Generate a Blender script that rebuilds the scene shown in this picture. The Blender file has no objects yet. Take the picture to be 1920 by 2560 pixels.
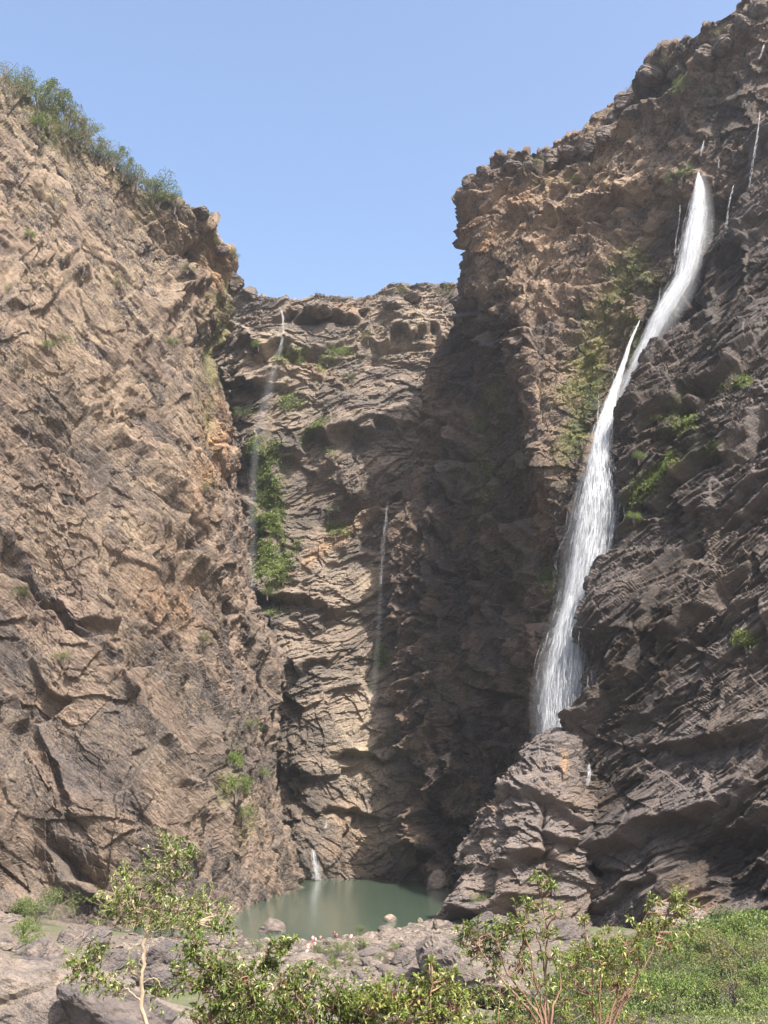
import bpy, bmesh, math, random
import numpy as np
from mathutils import Vector, Matrix

# ------------------------------------------------------------------ camera, sky, sun
SC = bpy.context.scene
COL = SC.collection
PITCH = math.radians(16.5)
FPX = 2500.0
CAMZ = 25.0
cam_d = bpy.data.cameras.new("camera")
cam = bpy.data.objects.new("camera", cam_d)
COL.objects.link(cam)
cam.location = (0, 0, CAMZ)
cam.rotation_euler = (math.pi / 2 + PITCH, 0, 0)
cam_d.sensor_fit = 'VERTICAL'
cam_d.sensor_height = 36.0
cam_d.lens = 36.0 * FPX / 2560.0
cam_d.clip_start = 0.2
cam_d.clip_end = 6000
SC.camera = cam

SUN_EL = math.radians(50)
SUN_AZ = math.radians(149)      # compass: 0 = +Y (view direction), 90 = +X
sun_dir = Vector((math.sin(SUN_AZ) * math.cos(SUN_EL), math.cos(SUN_AZ) * math.cos(SUN_EL), math.sin(SUN_EL)))
world = bpy.data.worlds.new("World")
SC.world = world
world.use_nodes = True
wn = world.node_tree.nodes
wl = world.node_tree.links
wn.clear()
w_out = wn.new('ShaderNodeOutputWorld')
w_bg = wn.new('ShaderNodeBackground')
w_sky = wn.new('ShaderNodeTexSky')
w_sky.sky_type = 'NISHITA'
w_sky.sun_disc = False
w_sky.sun_elevation = SUN_EL
w_sky.sun_rotation = SUN_AZ
w_sky.altitude = 300
w_sky.air_density = 1.0
w_sky.dust_density = 4.5
w_sky.ozone_density = 1.0
w_bg.inputs['Strength'].default_value = 0.15
wl.new(w_sky.outputs[0], w_bg.inputs[0])
wl.new(w_bg.outputs[0], w_out.inputs[0])
sun_l = bpy.data.lights.new("sun", 'SUN')
sun_l.energy = 5.0
sun_l.angle = math.radians(0.5)
sun_l.color = (1.0, 0.94, 0.875)
sun = bpy.data.objects.new("sun", sun_l)
COL.objects.link(sun)
sun.rotation_euler = sun_dir.to_track_quat('Z', 'Y').to_euler()
sun.location = (150, -100, 400)
SC.view_settings.view_transform = 'Standard'
SC.view_settings.look = 'None'
SC.view_settings.exposure = 1.3
SC.view_settings.gamma = 1.0
SC.cycles.max_bounces = 6
SC.cycles.transparent_max_bounces = 24
SC.cycles.volume_bounces = 0

# ------------------------------------------------------------------ helpers
CP, SP = math.cos(PITCH), math.sin(PITCH)


def P(px, py, Y):
    """world point seen at photo pixel (px, py) at forward distance Y"""
    ox, oy = px - 960.0, 1280.0 - py
    up = FPX * SP + oy * CP
    fw = FPX * CP - oy * SP
    t = Y / fw
    return (ox * t, Y, CAMZ + up * t)


def PZ(px, py, z):
    ox, oy = px - 960.0, 1280.0 - py
    up = FPX * SP + oy * CP
    fw = FPX * CP - oy * SP
    t = (z - CAMZ) / up
    return (ox * t, fw * t, z)


def project(V):
    x, y, z = V[:, 0], V[:, 1], V[:, 2] - CAMZ
    d = y * CP + z * SP
    u = -y * SP + z * CP
    d = np.maximum(d, 0.01)
    return 960 + FPX * x / d, 1280 - FPX * u / d, d


def hsh(ix, iy, iz, seed):
    ix = ix.astype(np.int64).astype(np.uint32)
    iy = iy.astype(np.int64).astype(np.uint32)
    iz = iz.astype(np.int64).astype(np.uint32)
    h = ix * np.uint32(73856093) ^ iy * np.uint32(19349663) ^ iz * np.uint32(83492791) ^ np.uint32((seed * 2654435761) & 0xffffffff)
    h ^= h >> np.uint32(15)
    h *= np.uint32(2246822519)
    h ^= h >> np.uint32(13)
    h *= np.uint32(3266489917)
    h ^= h >> np.uint32(16)
    return h.astype(np.float32) / np.float32(4294967295.0)


def vnoise(p, seed):
    p = np.asarray(p, np.float32)
    f0 = np.floor(p)
    f = (p - f0).astype(np.float32)
    u = f * f * (3 - 2 * f)
    x0, y0, z0 = f0[:, 0], f0[:, 1], f0[:, 2]
    r = 0
    for dx in (0, 1):
        wx = u[:, 0] if dx else 1 - u[:, 0]
        for dy in (0, 1):
            wy = u[:, 1] if dy else 1 - u[:, 1]
            for dz in (0, 1):
                wz = u[:, 2] if dz else 1 - u[:, 2]
                r = r + hsh(x0 + dx, y0 + dy, z0 + dz, seed) * wx * wy * wz
    return r * 2 - 1


def fbm(p, seed, octs=4, gain=0.5):
    a, s, r = 1.0, 0.0, 0
    q = p.copy()
    for o in range(octs):
        r = r + a * vnoise(q, seed + o * 17)
        s += a
        a *= gain
        q = q * 2.03 + 11.3
    return r / s * 1.6


def facets(p, seed, tilt=1.0, jit=0.85):
    p = np.asarray(p, np.float32)
    b = np.floor(p - 0.5)
    best = np.full(len(p), 1e9, np.float32)
    val = np.zeros(len(p), np.float32)
    cid = np.zeros(len(p), np.float32)
    for dx in (0, 1):
        for dy in (0, 1):
            for dz in (0, 1):
                cx, cy, cz = b[:, 0] + dx, b[:, 1] + dy, b[:, 2] + dz
                fx = (p[:, 0] - (cx + 0.5 + (hsh(cx, cy, cz, seed) - 0.5) * jit)).astype(np.float32)
                fy = (p[:, 1] - (cy + 0.5 + (hsh(cx, cy, cz, seed + 1) - 0.5) * jit)).astype(np.float32)
                fz = (p[:, 2] - (cz + 0.5 + (hsh(cx, cy, cz, seed + 2) - 0.5) * jit)).astype(np.float32)
                d = fx * fx + fy * fy + fz * fz
                r = hsh(cx, cy, cz, seed + 3)
                t1 = hsh(cx, cy, cz, seed + 4) - 0.5
                t2 = hsh(cx, cy, cz, seed + 5) - 0.5
                v = (r - 0.5) * 1.2 + tilt * (t1 * fx * 1.6 + t2 * fz * 1.6 + (t2 - 0.45) * fy)
                m = d < best
                best = np.where(m, d, best)
                val = np.where(m, v, val)
                cid = np.where(m, r, cid)
    return val, cid


def smooth(a, b, x):
    t = np.clip((x - a) / (b - a), 0, 1)
    return t * t * (3 - 2 * t)


def tag(o, label=None, cat=None, group=None, kind=None):
    if label: o['label'] = label
    if cat: o['category'] = cat
    if group: o['group'] = group
    if kind: o['kind'] = kind
    return o


def mesh_obj(name, V, F, mat=None, parent=None, attr=None, smooth_shade=False):
    """V (n,3) array, F (m,3|4) array"""
    me = bpy.data.meshes.new(name)
    V = np.asarray(V, np.float32)
    F = np.asarray(F, np.int32)
    k = F.shape[1]
    me.vertices.add(len(V))
    me.vertices.foreach_set('co', V.ravel())
    me.loops.add(F.size)
    me.loops.foreach_set('vertex_index', F.ravel())
    me.polygons.add(len(F))
    me.polygons.foreach_set('loop_start', np.arange(0, F.size, k, dtype=np.int32))
    me.polygons.foreach_set('loop_total', np.full(len(F), k, np.int32))
    me.polygons.foreach_set('use_smooth', np.full(len(F), smooth_shade, bool))
    me.update(calc_edges=True)
    if attr is not None:
        for an, av in attr.items():
            a = me.attributes.new(an, 'FLOAT', 'POINT')
            a.data.foreach_set('value', np.asarray(av, np.float32))
    o = bpy.data.objects.new(name, me)
    COL.objects.link(o)
    if mat: me.materials.append(mat)
    if parent: o.parent = parent
    return o


# ------------------------------------------------------------------ materials
class NT:
    def __init__(s, name):
        s.m = bpy.data.materials.new(name)
        s.m.use_nodes = True
        s.t = s.m.node_tree
        s.t.nodes.clear()
        s.out = s.t.nodes.new('ShaderNodeOutputMaterial')

    def n(s, kind, **kw):
        nd = s.t.nodes.new('ShaderNode' + kind)
        for k, v in kw.items():
            if k in nd.inputs.keys():
                if hasattr(v, 'is_linked') or isinstance(v, bpy.types.NodeSocket):
                    s.t.links.new(v, nd.inputs[k])
                else:
                    nd.inputs[k].default_value = v
            else:
                setattr(nd, k, v)
        return nd

    def link(s, a, b):
        s.t.links.new(a, b)

    def noise(s, vec, scale, detail=3, rough=0.55, dist=0.0):
        nd = s.n('TexNoise')
        nd.inputs['Scale'].default_value = scale
        nd.inputs['Detail'].default_value = detail
        nd.inputs['Roughness'].default_value = rough
        nd.inputs['Distortion'].default_value = dist
        s.link(vec, nd.inputs['Vector'])
        return nd.outputs['Fac']

    def ramp(s, fac, a, b, lo=0.0, hi=1.0):
        nd = s.n('MapRange')
        nd.inputs['From Min'].default_value = a
        nd.inputs['From Max'].default_value = b
        nd.inputs['To Min'].default_value = lo
        nd.inputs['To Max'].default_value = hi
        s.link(fac, nd.inputs['Value'])
        return nd.outputs[0]

    def mix(s, fac, a, b):
        nd = s.n('Mix', data_type='RGBA')
        for sock, v in ((nd.inputs[0], fac), (nd.inputs[6], a), (nd.inputs[7], b)):
            if isinstance(v, bpy.types.NodeSocket):
                s.link(v, sock)
            elif isinstance(v, (int, float)):
                sock.default_value = v
            else:
                sock.default_value = (*v, 1.0)
        return nd.outputs[2]

    def math(s, op, a, b=0.0):
        nd = s.n('Math', operation=op)
        for i, v in enumerate((a, b)):
            if isinstance(v, bpy.types.NodeSocket):
                s.link(v, nd.inputs[i])
            else:
                nd.inputs[i].default_value = v
        return nd.outputs[0]

    def attr(s, name):
        nd = s.n('Attribute')
        nd.attribute_name = name
        return nd.outputs['Fac']

    def mapping(s, rot, scale):
        g = s.n('NewGeometry')
        a = s.n('Mapping')
        s.link(g.outputs['Position'], a.inputs['Vector'])
        a.inputs['Rotation'].default_value = rot
        b = s.n('Mapping')
        s.link(a.outputs[0], b.inputs['Vector'])
        b.inputs['Scale'].default_value = scale
        return b.outputs[0]


def rock_material(name, base_a, base_b, slab, dry, dip, wet_shade_col=(0.022, 0.019, 0.018), sc=1.0):
    base_a, base_b, slab, dry = [tuple(x * 0.68 for x in c_) for c_ in (base_a, base_b, slab, dry)]
    """layered rock; dip = rotation (radians, about Y) of the strata seen from the front"""
    N = NT(name)
    pos = N.n('NewGeometry').outputs['Position']
    lay = N.mapping((0, dip, 0), (0.25, 0.25, 1.6))
    big = N.noise(pos, 0.022, 4, 0.6)
    mid = N.noise(pos, 0.16 * sc, 5, 0.65)
    fine = N.noise(lay, 0.9 * sc, 6, 0.7, 0.4)
    fine2 = N.noise(pos, 1.7 * sc, 5, 0.7)
    cell = N.attr('cell')
    dryA, wetShadeA, mossA, tan = N.attr('dry'), N.attr('wet'), N.attr('moss'), N.attr('tint')
    c = N.mix(N.ramp(big, 0.35, 0.65), base_a, base_b)
    c = N.mix(N.ramp(mid, 0.45, 0.7, 0, 0.6), c, tuple(x * 1.35 for x in base_b))
    sl = N.math('MULTIPLY', N.ramp(cell, 0.48, 0.58), N.ramp(fine2, 0.68, 0.45))
    c = N.mix(sl, c, slab)
    bands = N.noise(lay, 0.085, 4, 0.6, 0.6)
    c = N.mix(N.ramp(bands, 0.50, 0.62, 0, 0.65), c, tuple(x * 0.8 for x in slab))
    # layer streaks
    c = N.mix(N.ramp(fine, 0.52, 0.72, 0, 0.75), c, tuple(x * 0.42 for x in slab))
    # dry grass
    dm = N.math('MULTIPLY', dryA, N.ramp(N.math('ADD', N.math('MULTIPLY', mid, 0.6), N.math('MULTIPLY', fine2, 0.6)), 0.5, 0.66))
    c = N.mix(dm, c, dry)
    c = N.mix(N.math('MULTIPLY', tan, N.ramp(fine2, 0.35, 0.6)), c, (0.46, 0.27, 0.13))
    # wet rock, run-off streaks; the mask also carries painted shade
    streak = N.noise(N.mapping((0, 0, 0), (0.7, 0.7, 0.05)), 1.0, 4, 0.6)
    wm = N.math('MULTIPLY', wetShadeA, N.ramp(streak, 0.30, 0.6, 0.6, 1.0))
    wet = N.mix(N.ramp(mid, 0.45, 0.7), wet_shade_col, (0.065, 0.042, 0.022))
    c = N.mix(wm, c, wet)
    # moss
    mm = N.math('MULTIPLY', mossA, N.ramp(fine2, 0.42, 0.58))
    c = N.mix(mm, c, N.mix(N.ramp(mid, 0.4, 0.6), (0.075, 0.115, 0.022), (0.20, 0.19, 0.04)))
    bs = N.n('BsdfPrincipled')
    N.link(c, bs.inputs['Base Color'])
    N.link(N.ramp(wm, 0, 1, 0.92, 0.34), bs.inputs['Roughness'])
    bs.inputs['Specular IOR Level'].default_value = 0.35
    bp = N.n('Bump')
    bp.inputs['Strength'].default_value = 1.0
    bp.inputs['Distance'].default_value = 1.5 / sc
    vor = N.n('TexVoronoi', feature='F1')
    vor.inputs['Scale'].default_value = 0.55 * sc
    N.link(N.mapping((0, dip, 0), (0.45, 0.45, 1.6)), vor.inputs['Vector'])
    sep = N.n('SeparateColor'); N.link(vor.outputs['Color'], sep.inputs[0])
    vor2 = N.n('TexVoronoi', feature='F1')
    vor2.inputs['Scale'].default_value = 1.3 * sc
    N.link(N.mapping((0.2, dip + 0.15, 0), (0.4, 0.4, 1.8)), vor2.inputs['Vector'])
    sep2 = N.n('SeparateColor'); N.link(vor2.outputs['Color'], sep2.inputs[0])
    hgt = N.math('ADD', N.math('MULTIPLY', fine, 0.8), N.math('MULTIPLY', fine2, 0.5))
    hgt = N.math('ADD', hgt, N.math('ADD', N.math('MULTIPLY', sep.outputs[0], 0.4), N.math('MULTIPLY', sep2.outputs[0], 0.25)))
    N.link(hgt, bp.inputs['Height'])
    N.link(bp.outputs[0], bs.inputs['Normal'])
    N.link(bs.outputs[0], N.out.inputs[0])
    return N.m


M_left = rock_material('rock_left', (0.185, 0.138, 0.110), (0.29, 0.213, 0.165), (0.105, 0.092, 0.090), (0.47, 0.36, 0.25), math.radians(-42))
M_far = rock_material('rock_far', (0.25, 0.198, 0.158), (0.38, 0.30, 0.235), (0.155, 0.135, 0.12), (0.56, 0.45, 0.32), math.radians(12))
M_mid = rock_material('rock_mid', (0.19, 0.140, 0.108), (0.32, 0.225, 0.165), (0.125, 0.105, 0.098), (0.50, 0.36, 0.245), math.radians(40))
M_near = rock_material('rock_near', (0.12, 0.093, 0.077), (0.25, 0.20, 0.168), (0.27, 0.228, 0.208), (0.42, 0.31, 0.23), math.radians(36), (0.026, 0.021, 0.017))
M_spur = rock_material('rock_spur', (0.21, 0.165, 0.135), (0.33, 0.26, 0.21), (0.24, 0.205, 0.19), (0.50, 0.39, 0.28), math.radians(20))
M_bould = rock_material('rock_boulder', (0.175, 0.142, 0.125), (0.28, 0.225, 0.188), (0.145, 0.127, 0.124), (0.50, 0.40, 0.30), math.radians(-25), sc=3.0)

# ------------------------------------------------------------------ cliffs
CLIFFS = {}


def crspline(n_ctrl, ts):
    """Catmull-Rom weights matrix"""
    W = np.zeros((len(ts), n_ctrl))
    for r, t in enumerate(ts):
        i = min(int(t), n_ctrl - 2)
        f = t - i
        w = (-.5 * f + f * f - .5 * f ** 3, 1 - 2.5 * f * f + 1.5 * f ** 3, .5 * f + 2 * f * f - 1.5 * f ** 3, -.5 * f * f + .5 * f ** 3)
        for k in range(4):
            W[r, min(max(i - 1 + k, 0), n_ctrl - 1)] += w[k]
    return W


def sheet(rows, step=2.3):
    """control net rows (bottom to top) of world points -> dense grid"""
    C = np.array(rows, float)                       # (R, K, 3)
    R, K, _ = C.shape
    flat = C.reshape(-1, 3)
    px, py, d = project(flat)
    out = [(px < -150) | (px > 2070) | (py > 2900) | (py < -150)]
    vis = (~out[0]).reshape(R, K)
    def samples(axis):
        n = R if axis == 0 else K
        ts = []
        for i in range(n - 1):
            a = C[i] if axis == 0 else C[:, i]
            b = C[i + 1] if axis == 0 else C[:, i + 1]
            va = vis[i] if axis == 0 else vis[:, i]
            vb = vis[i + 1] if axis == 0 else vis[:, i + 1]
            L = np.linalg.norm(b - a, axis=1)
            dist = np.linalg.norm((a + b) / 2 - np.array([0, 0, CAMZ]), axis=1)
            pxl = L / dist * FPX
            m = va | vb
            q = np.percentile(pxl[m], 75) if m.any() else pxl.mean() * 0.25
            k = max(2, int(q / step))
            ts += list(i + np.arange(k) / k)
        ts.append(n - 1 - 1e-9)
        return np.array(ts)
    tr, tc = samples(0), samples(1)
    Wr, Wc = crspline(R, tr), crspline(K, tc)
    G = np.einsum('ri,ijk->rjk', Wr, C)
    G = np.einsum('cj,rjk->rck', Wc, G)
    return G, tr, tc


def grid_faces(nr, nc):
    idx = np.arange(nr * nc).reshape(nr, nc)
    return np.stack([idx[:-1, :-1], idx[:-1, 1:], idx[1:, 1:], idx[1:, :-1]], -1).reshape(-1, 4)


def grid_normals(G):
    du = np.gradient(G, axis=1)
    dv = np.gradient(G, axis=0)
    n = np.cross(du, dv)
    n /= np.linalg.norm(n, axis=2, keepdims=True) + 1e-9
    return n


def blob(px, py, items):
    """max of soft ellipses (cx, cy, rx, ry, angle_deg, value) in photo pixels"""
    r = np.zeros_like(px)
    for cx, cy, rx, ry, ang, v in items:
        a = math.radians(ang)
        dx, dy = px - cx, py - cy
        u = (dx * math.cos(a) - dy * math.sin(a)) / rx
        w = (dx * math.sin(a) + dy * math.cos(a)) / ry
        r = np.maximum(r, v * np.exp(-(u * u + w * w)))
    return r


def cliff(name, rows, dip, mat, feats=(), moss=(), wet=(), dry=(), tint=(), amp=1.0, octs=None, seed=1, along=(1, 0, 0), wetbase=0.0, drybase=0.0, fold=8.0, label=None, step=2.3, stretch=2.3, blur=0, wv=0.13, joint=1.0):
    G, tr, tc = sheet(rows, step)
    nr, nc, _ = G.shape
    n = grid_normals(G)
    # smooth normals facing the camera side
    V = G.reshape(-1, 3)
    Nn = n.reshape(-1, 3)
    px, py, d = project(V)
    dirn = np.array([0, 0, CAMZ]) - V
    front = (px > -100) & (px < 2020)
    if (np.einsum('ij,ij->i', Nn, dirn)[front]).mean() < 0:
        Nn = -Nn
    A = np.array(along, float); A /= np.linalg.norm(A)
    S = np.array([-math.sin(dip) * A[0], -math.sin(dip) * A[1], math.cos(dip)])
    T = np.array([math.cos(dip) * A[0], math.cos(dip) * A[1], math.sin(dip)])
    B = np.cross(S, T)
    st = 5
    ri = np.unique(np.append(np.arange(0, nr, st), nr - 1)); ci = np.unique(np.append(np.arange(0, nc, st), nc - 1))
    Gs = G[np.ix_(ri, ci)].reshape(-1, 3)
    allr, allc = np.arange(nr), np.arange(nc)
    i0 = np.clip(np.searchsorted(ri, allr, 'right') - 1, 0, len(ri) - 2); fr = ((allr - ri[i0]) / (ri[i0 + 1] - ri[i0]))[:, None]
    j0 = np.clip(np.searchsorted(ci, allc, 'right') - 1, 0, len(ci) - 2); fc = ((allc - ci[j0]) / (ci[j0 + 1] - ci[j0]))[None, :]

    def lf(scale, sd, o):
        g = fbm(Gs / scale, sd, o).reshape(len(ri), len(ci))
        g = g[i0] * (1 - fr) + g[i0 + 1] * fr
        return (g[:, j0] * (1 - fc) + g[:, j0 + 1] * fc).ravel()
    warp = lf(55.0, seed, 3) * fold
    s = V @ S + warp
    t = V @ T + lf(40.0, seed + 5, 2) * 6
    b = V @ B
    disp = lf(60.0, seed + 9, 3) * 5.0 * amp
    octs = octs or ((17, 3.4), (7.5, 2.0), (3.4, 1.25), (1.6, 0.75), (0.8, 0.32))
    cell = None
    mask = 0.55 + 0.9 * smooth(-0.5, 0.5, lf(35.0, seed + 3, 3))
    for k, (T0, a) in enumerate(octs):
        stq = stretch * (0.55, 0.7, 0.95, 1.2, 1.3)[k]
        q = np.stack([t / (T0 * stq) + (lf(T0 * 2.0, seed + 30 + k, 2) if T0 > 4 else fbm(V / (T0 * 2.0), seed + 30 + k, 1)) * wv, s / T0 + (lf(T0 * 1.5, seed + 40 + k, 2) if T0 > 4 else fbm(V / (T0 * 1.5), seed + 40 + k, 1)) * wv, b / (T0 * 1.8)], 1)
        v, c = facets(q, seed + 100 * (k + 1))
        disp = disp + v * a * amp * (mask if k else 1.0)
        if k == 1: cell = c
    for k, (T0, a) in enumerate(((22, 3.2), (9, 1.7), (4, 0.8))):
        q = np.stack([(t + s * 0.6) / T0 + lf(T0 * 2, seed + 130 + k, 1) * .1, (s - t * 0.45) / (T0 * 1.9), b / (T0 * 1.6)], 1)
        v, c = facets(q, seed + 700 + 50 * k, 1.3)
        disp = disp + v * a * amp * joint
    disp = disp + fbm(V / 1.6, seed + 77, 3) * 0.22 * amp
    # ridge of thin ledges
    lz = s / 2.1 + lf(9.0, seed + 61, 2) * 0.8
    disp = disp + (np.abs((lz % 1.0) - 0.35) * -0.8) * amp * smooth(0.1, 0.7, lf(25.0, seed + 62, 2))
    for f in feats:
        kind, cx, cy, rx, ry, ang, v = f
        if name == 'dark_wet_cliff': v = v * 0.65
        a = math.radians(ang)
        wob = lf(7.0, seed + 90, 2)
        dx, dy = px - cx + wob * 26, py - cy + lf(7.0, seed + 91, 2) * 26
        u = (dx * math.cos(a) - dy * math.sin(a)) / rx
        w = (dx * math.sin(a) + dy * math.cos(a)) / ry     # w grows downwards across the line
        if kind == 'bump':
            disp = disp + v * np.exp(-(u * u + w * w))
        elif kind == 'ledge':     # sticks out above the line, cut back below it
            e = np.exp(-u ** 4)
            k_ = smooth(-0.12, 0.12, w)
            disp = disp + v * e * (np.exp(-np.minimum(w, 0) ** 2 * 1.2) * (1 - k_) - 0.7 * np.exp(-np.maximum(w, 0) ** 2 * 1.5) * k_)
        elif kind == 'crack':
            disp = disp - v * np.exp(-(u ** 4 + np.abs(w) ** 1.6))
    dg = disp.reshape(nr, nc)
    for _ in range(blur):
        dg = np.pad(dg, 1, mode='edge')
        dg = (dg[:-2] + 2 * dg[1:-1] + dg[2:]) / 4
        dg = (dg[:, :-2] + 2 * dg[:, 1:-1] + dg[:, 2:]) / 4
    for _ in range(1):
        q = np.pad(dg, 1, mode='edge')
        rng_ = np.maximum(np.abs(q[2:, 1:-1] - q[:-2, 1:-1]), np.abs(q[1:-1, 2:] - q[1:-1, :-2]))
        w_ = smooth(1.7, 3.2, rng_)
        h = dg
        for _k in range(4):
            h = np.pad(h, 1, mode='edge')
            h = (h[:-2] + 2 * h[1:-1] + h[2:]) / 4
            h = (h[:, :-2] + 2 * h[:, 1:-1] + h[:, 2:]) / 4
            w_ = np.pad(w_, 1, mode='edge')
            w_ = np.maximum(w_[1:-1, 1:-1], 0.8 * np.maximum(np.maximum(w_[2:, 1:-1], w_[:-2, 1:-1]), np.maximum(w_[1:-1, 2:], w_[1:-1, :-2])))
        dg = dg * (1 - w_) + h * w_
    disp = dg.ravel()
    V2 = V + Nn * disp[:, None]
    px, py, d = project(V2)
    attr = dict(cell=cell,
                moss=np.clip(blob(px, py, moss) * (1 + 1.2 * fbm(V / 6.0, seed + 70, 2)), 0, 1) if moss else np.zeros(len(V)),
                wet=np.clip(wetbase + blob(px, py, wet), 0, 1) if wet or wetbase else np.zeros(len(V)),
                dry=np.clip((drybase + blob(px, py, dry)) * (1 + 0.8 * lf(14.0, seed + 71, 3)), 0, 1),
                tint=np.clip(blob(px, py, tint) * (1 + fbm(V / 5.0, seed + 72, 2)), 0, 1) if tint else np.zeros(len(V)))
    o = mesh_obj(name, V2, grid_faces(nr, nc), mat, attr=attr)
    tag(o, label, kind='structure')
    CLIFFS[name] = (V2, px, py, d, Nn, attr)
    return o


def off(p, dx, dy, dz):
    return (p[0] + dx, p[1] + dy, p[2] + dz)


def net(base, rows, behind_l=None, behind_r=None, tops=()):
    """base: world points; rows: lists of (px,py,Y); behind: extra column offset lists; tops: offsets for plateau rows"""
    R = [list(base)] + [[P(*c) if len(c) == 3 else c[1:] for c in r] for r in rows]
    for dx, dy, dz in tops:
        R.append([off(p, dx, dy, dz) for p in R[-1]])
    out = []
    for r in R:
        r = list(r)
        if behind_l:
            for o_ in behind_l: r.insert(0, off(r[0], *o_))
        if behind_r:
            for o_ in behind_r: r.append(off(r[-1], *o_))
        out.append(r)
    return out


# --- left cliff
L_base = [(-190, 150, -9), (-105, 222, -9), (-68, 228, -9), (-46, 234, -9), (-37, 258, -9), (-33, 300, -9), (-29, 352, -9)]
L_rows = [
    [(-500, 2180, 165), (0, 2180, 228), (280, 2180, 234), (470, 2190, 244), (600, 2180, 275), (670, 2160, 318), (738, 2140, 362)],
    [(-500, 1800, 175), (0, 1800, 236), (250, 1800, 245), (430, 1800, 258), (560, 1800, 286), (612, 1830, 325), (672, 1850, 368)],
    [(-500, 1400, 188), (0, 1400, 246), (230, 1400, 258), (400, 1400, 274), (520, 1400, 298), (570, 1400, 332), (612, 1420, 372)],
    [(-500, 1000, 205), (0, 1000, 258), (200, 1000, 274), (350, 1000, 293), (455, 1000, 314), (525, 1000, 340), (600, 1080, 372)],
    [(-500, 650, 222), (0, 700, 268), (180, 740, 288), (320, 760, 308), (415, 790, 328), (480, 830, 346), (528, 900, 366)],
    [(-500, 300, 238), (0, 420, 280), (170, 480, 302), (300, 560, 322), (405, 610, 340), (490, 645, 356), (562, 755, 376)],
    [(-500, -80, 250), (0, 205, 292), (160, 318, 314), (310, 440, 332), (455, 508, 346), (520, 570, 360), (585, 665, 380)],
]
L_net = net(L_base, L_rows, behind_r=[(-22, 26, 4), (-60, 40, 0)], tops=[(-25, 30, -1), (-80, 90, -12), (-200, 220, -60)])
cliff('left_cliff', L_net, math.radians(-42), M_left, seed=3, along=(0.75, 0.66, 0), drybase=0.35, amp=0.85, fold=3.0, stretch=4.6, joint=0.75,
      feats=[('ledge', 440, 1410, 90, 55, -18, 7), ('ledge', 200, 1280, 40, 40, -40, 4), ('crack', 435, 740, 80, 26, 88, 9), ('bump', 465, 640, 35, 26, -30, 7),
             ('ledge', 180, 670, 40, 30, 60, 4), ('ledge', 390, 1690, 70, 45, -30, 5), ('ledge', 170, 2170, 120, 40, -35, 6), ('ledge', 60, 1480, 60, 40, -20, 4),
             ('crack', 260, 1060, 300, 12, -52, 4), ('crack', 130, 1500, 400, 14, -50, 4), ('crack', 400, 1900, 300, 12, -55, 3.5), ('ledge', 560, 1120, 25, 50, -20, 4),
             ('crack', 20, 2240, 90, 40, -15, 8), ('ledge', 330, 830, 60, 30, -20, 4), ('ledge', 420, 1570, 60, 26, -20, 3), ('crack', 560, 1960, 160, 12, -70, 5),
             ('crack', 505, 780, 90, 40, 80, 8), ('crack', 640, 1700, 200, 12, -75, 5), ('crack', 100, 1870, 240, 16, -48, 4)],
      moss=[(135, 300, 170, 60, -40, 0.75), (330, 420, 130, 50, -50, 0.75), (575, 1930, 22, 60, -15, 1.0), (620, 2050, 20, 50, -15, .6), (520, 1050, 14, 60, 0, .5), (545, 830, 35, 150, -10, 0.8), (20, 200, 90, 30, -20, .7)],
      dry=[(150, 700, 330, 420, 0, 0.75), (330, 1150, 200, 250, 0, 0.5), (60, 1250, 180, 200, 0, .3), (100, 350, 200, 150, -40, .6)],
      tint=[(530, 1120, 45, 160, -8, 0.55), (560, 660, 50, 90, -20, 0.6), (430, 1500, 110, 90, -15, .35)])

# --- far cliff
F_base = [(-62, 420, -9), (-42, 405, -9), (-31, 392, -9), (-20, 388, -9), (-6, 392, -9), (8, 384, -9), (24, 372, -9), (50, 360, -9), (95, 360, -9)]
F_rows = [
    [(560, 1850, 430), (650, 1850, 405), (720, 1850, 394), (790, 1850, 390), (900, 1850, 394), (1010, 1850, 388), (1120, 1850, 380), (1300, 1850, 370), (1600, 1850, 370)],
    [(520, 1500, 440), (610, 1500, 416), (670, 1500, 402), (780, 1500, 398), (900, 1500, 400), (1010, 1500, 396), (1120, 1500, 392), (1300, 1500, 385), (1600, 1500, 385)],
    [(520, 1200, 445), (600, 1200, 424), (670, 1200, 412), (780, 1200, 410), (900, 1200, 404), (1010, 1200, 402), (1120, 1200, 400), (1300, 1200, 400), (1600, 1200, 400)],
    [(500, 1000, 450), (585, 1000, 428), (660, 1000, 416), (780, 1000, 416), (900, 1000, 412), (1010, 1000, 410), (1120, 1000, 410), (1300, 1000, 410), (1600, 1000, 410)],
    [(500, 850, 452), (570, 850, 436), (650, 850, 420), (780, 850, 424), (900, 850, 422), (1010, 850, 418), (1120, 850, 418), (1300, 850, 420), (1600, 850, 420)],
    [(500, 735, 455), (600, 735, 436), (700, 765, 424), (790, 748, 428), (890, 762, 430), (985, 735, 428), (1090, 722, 426), (1300, 720, 430), (1600, 700, 430)],
]
F_net = net(F_base, F_rows, tops=[(0, 8, 1.0), (0, 60, -4), (0, 160, -30)])
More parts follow.
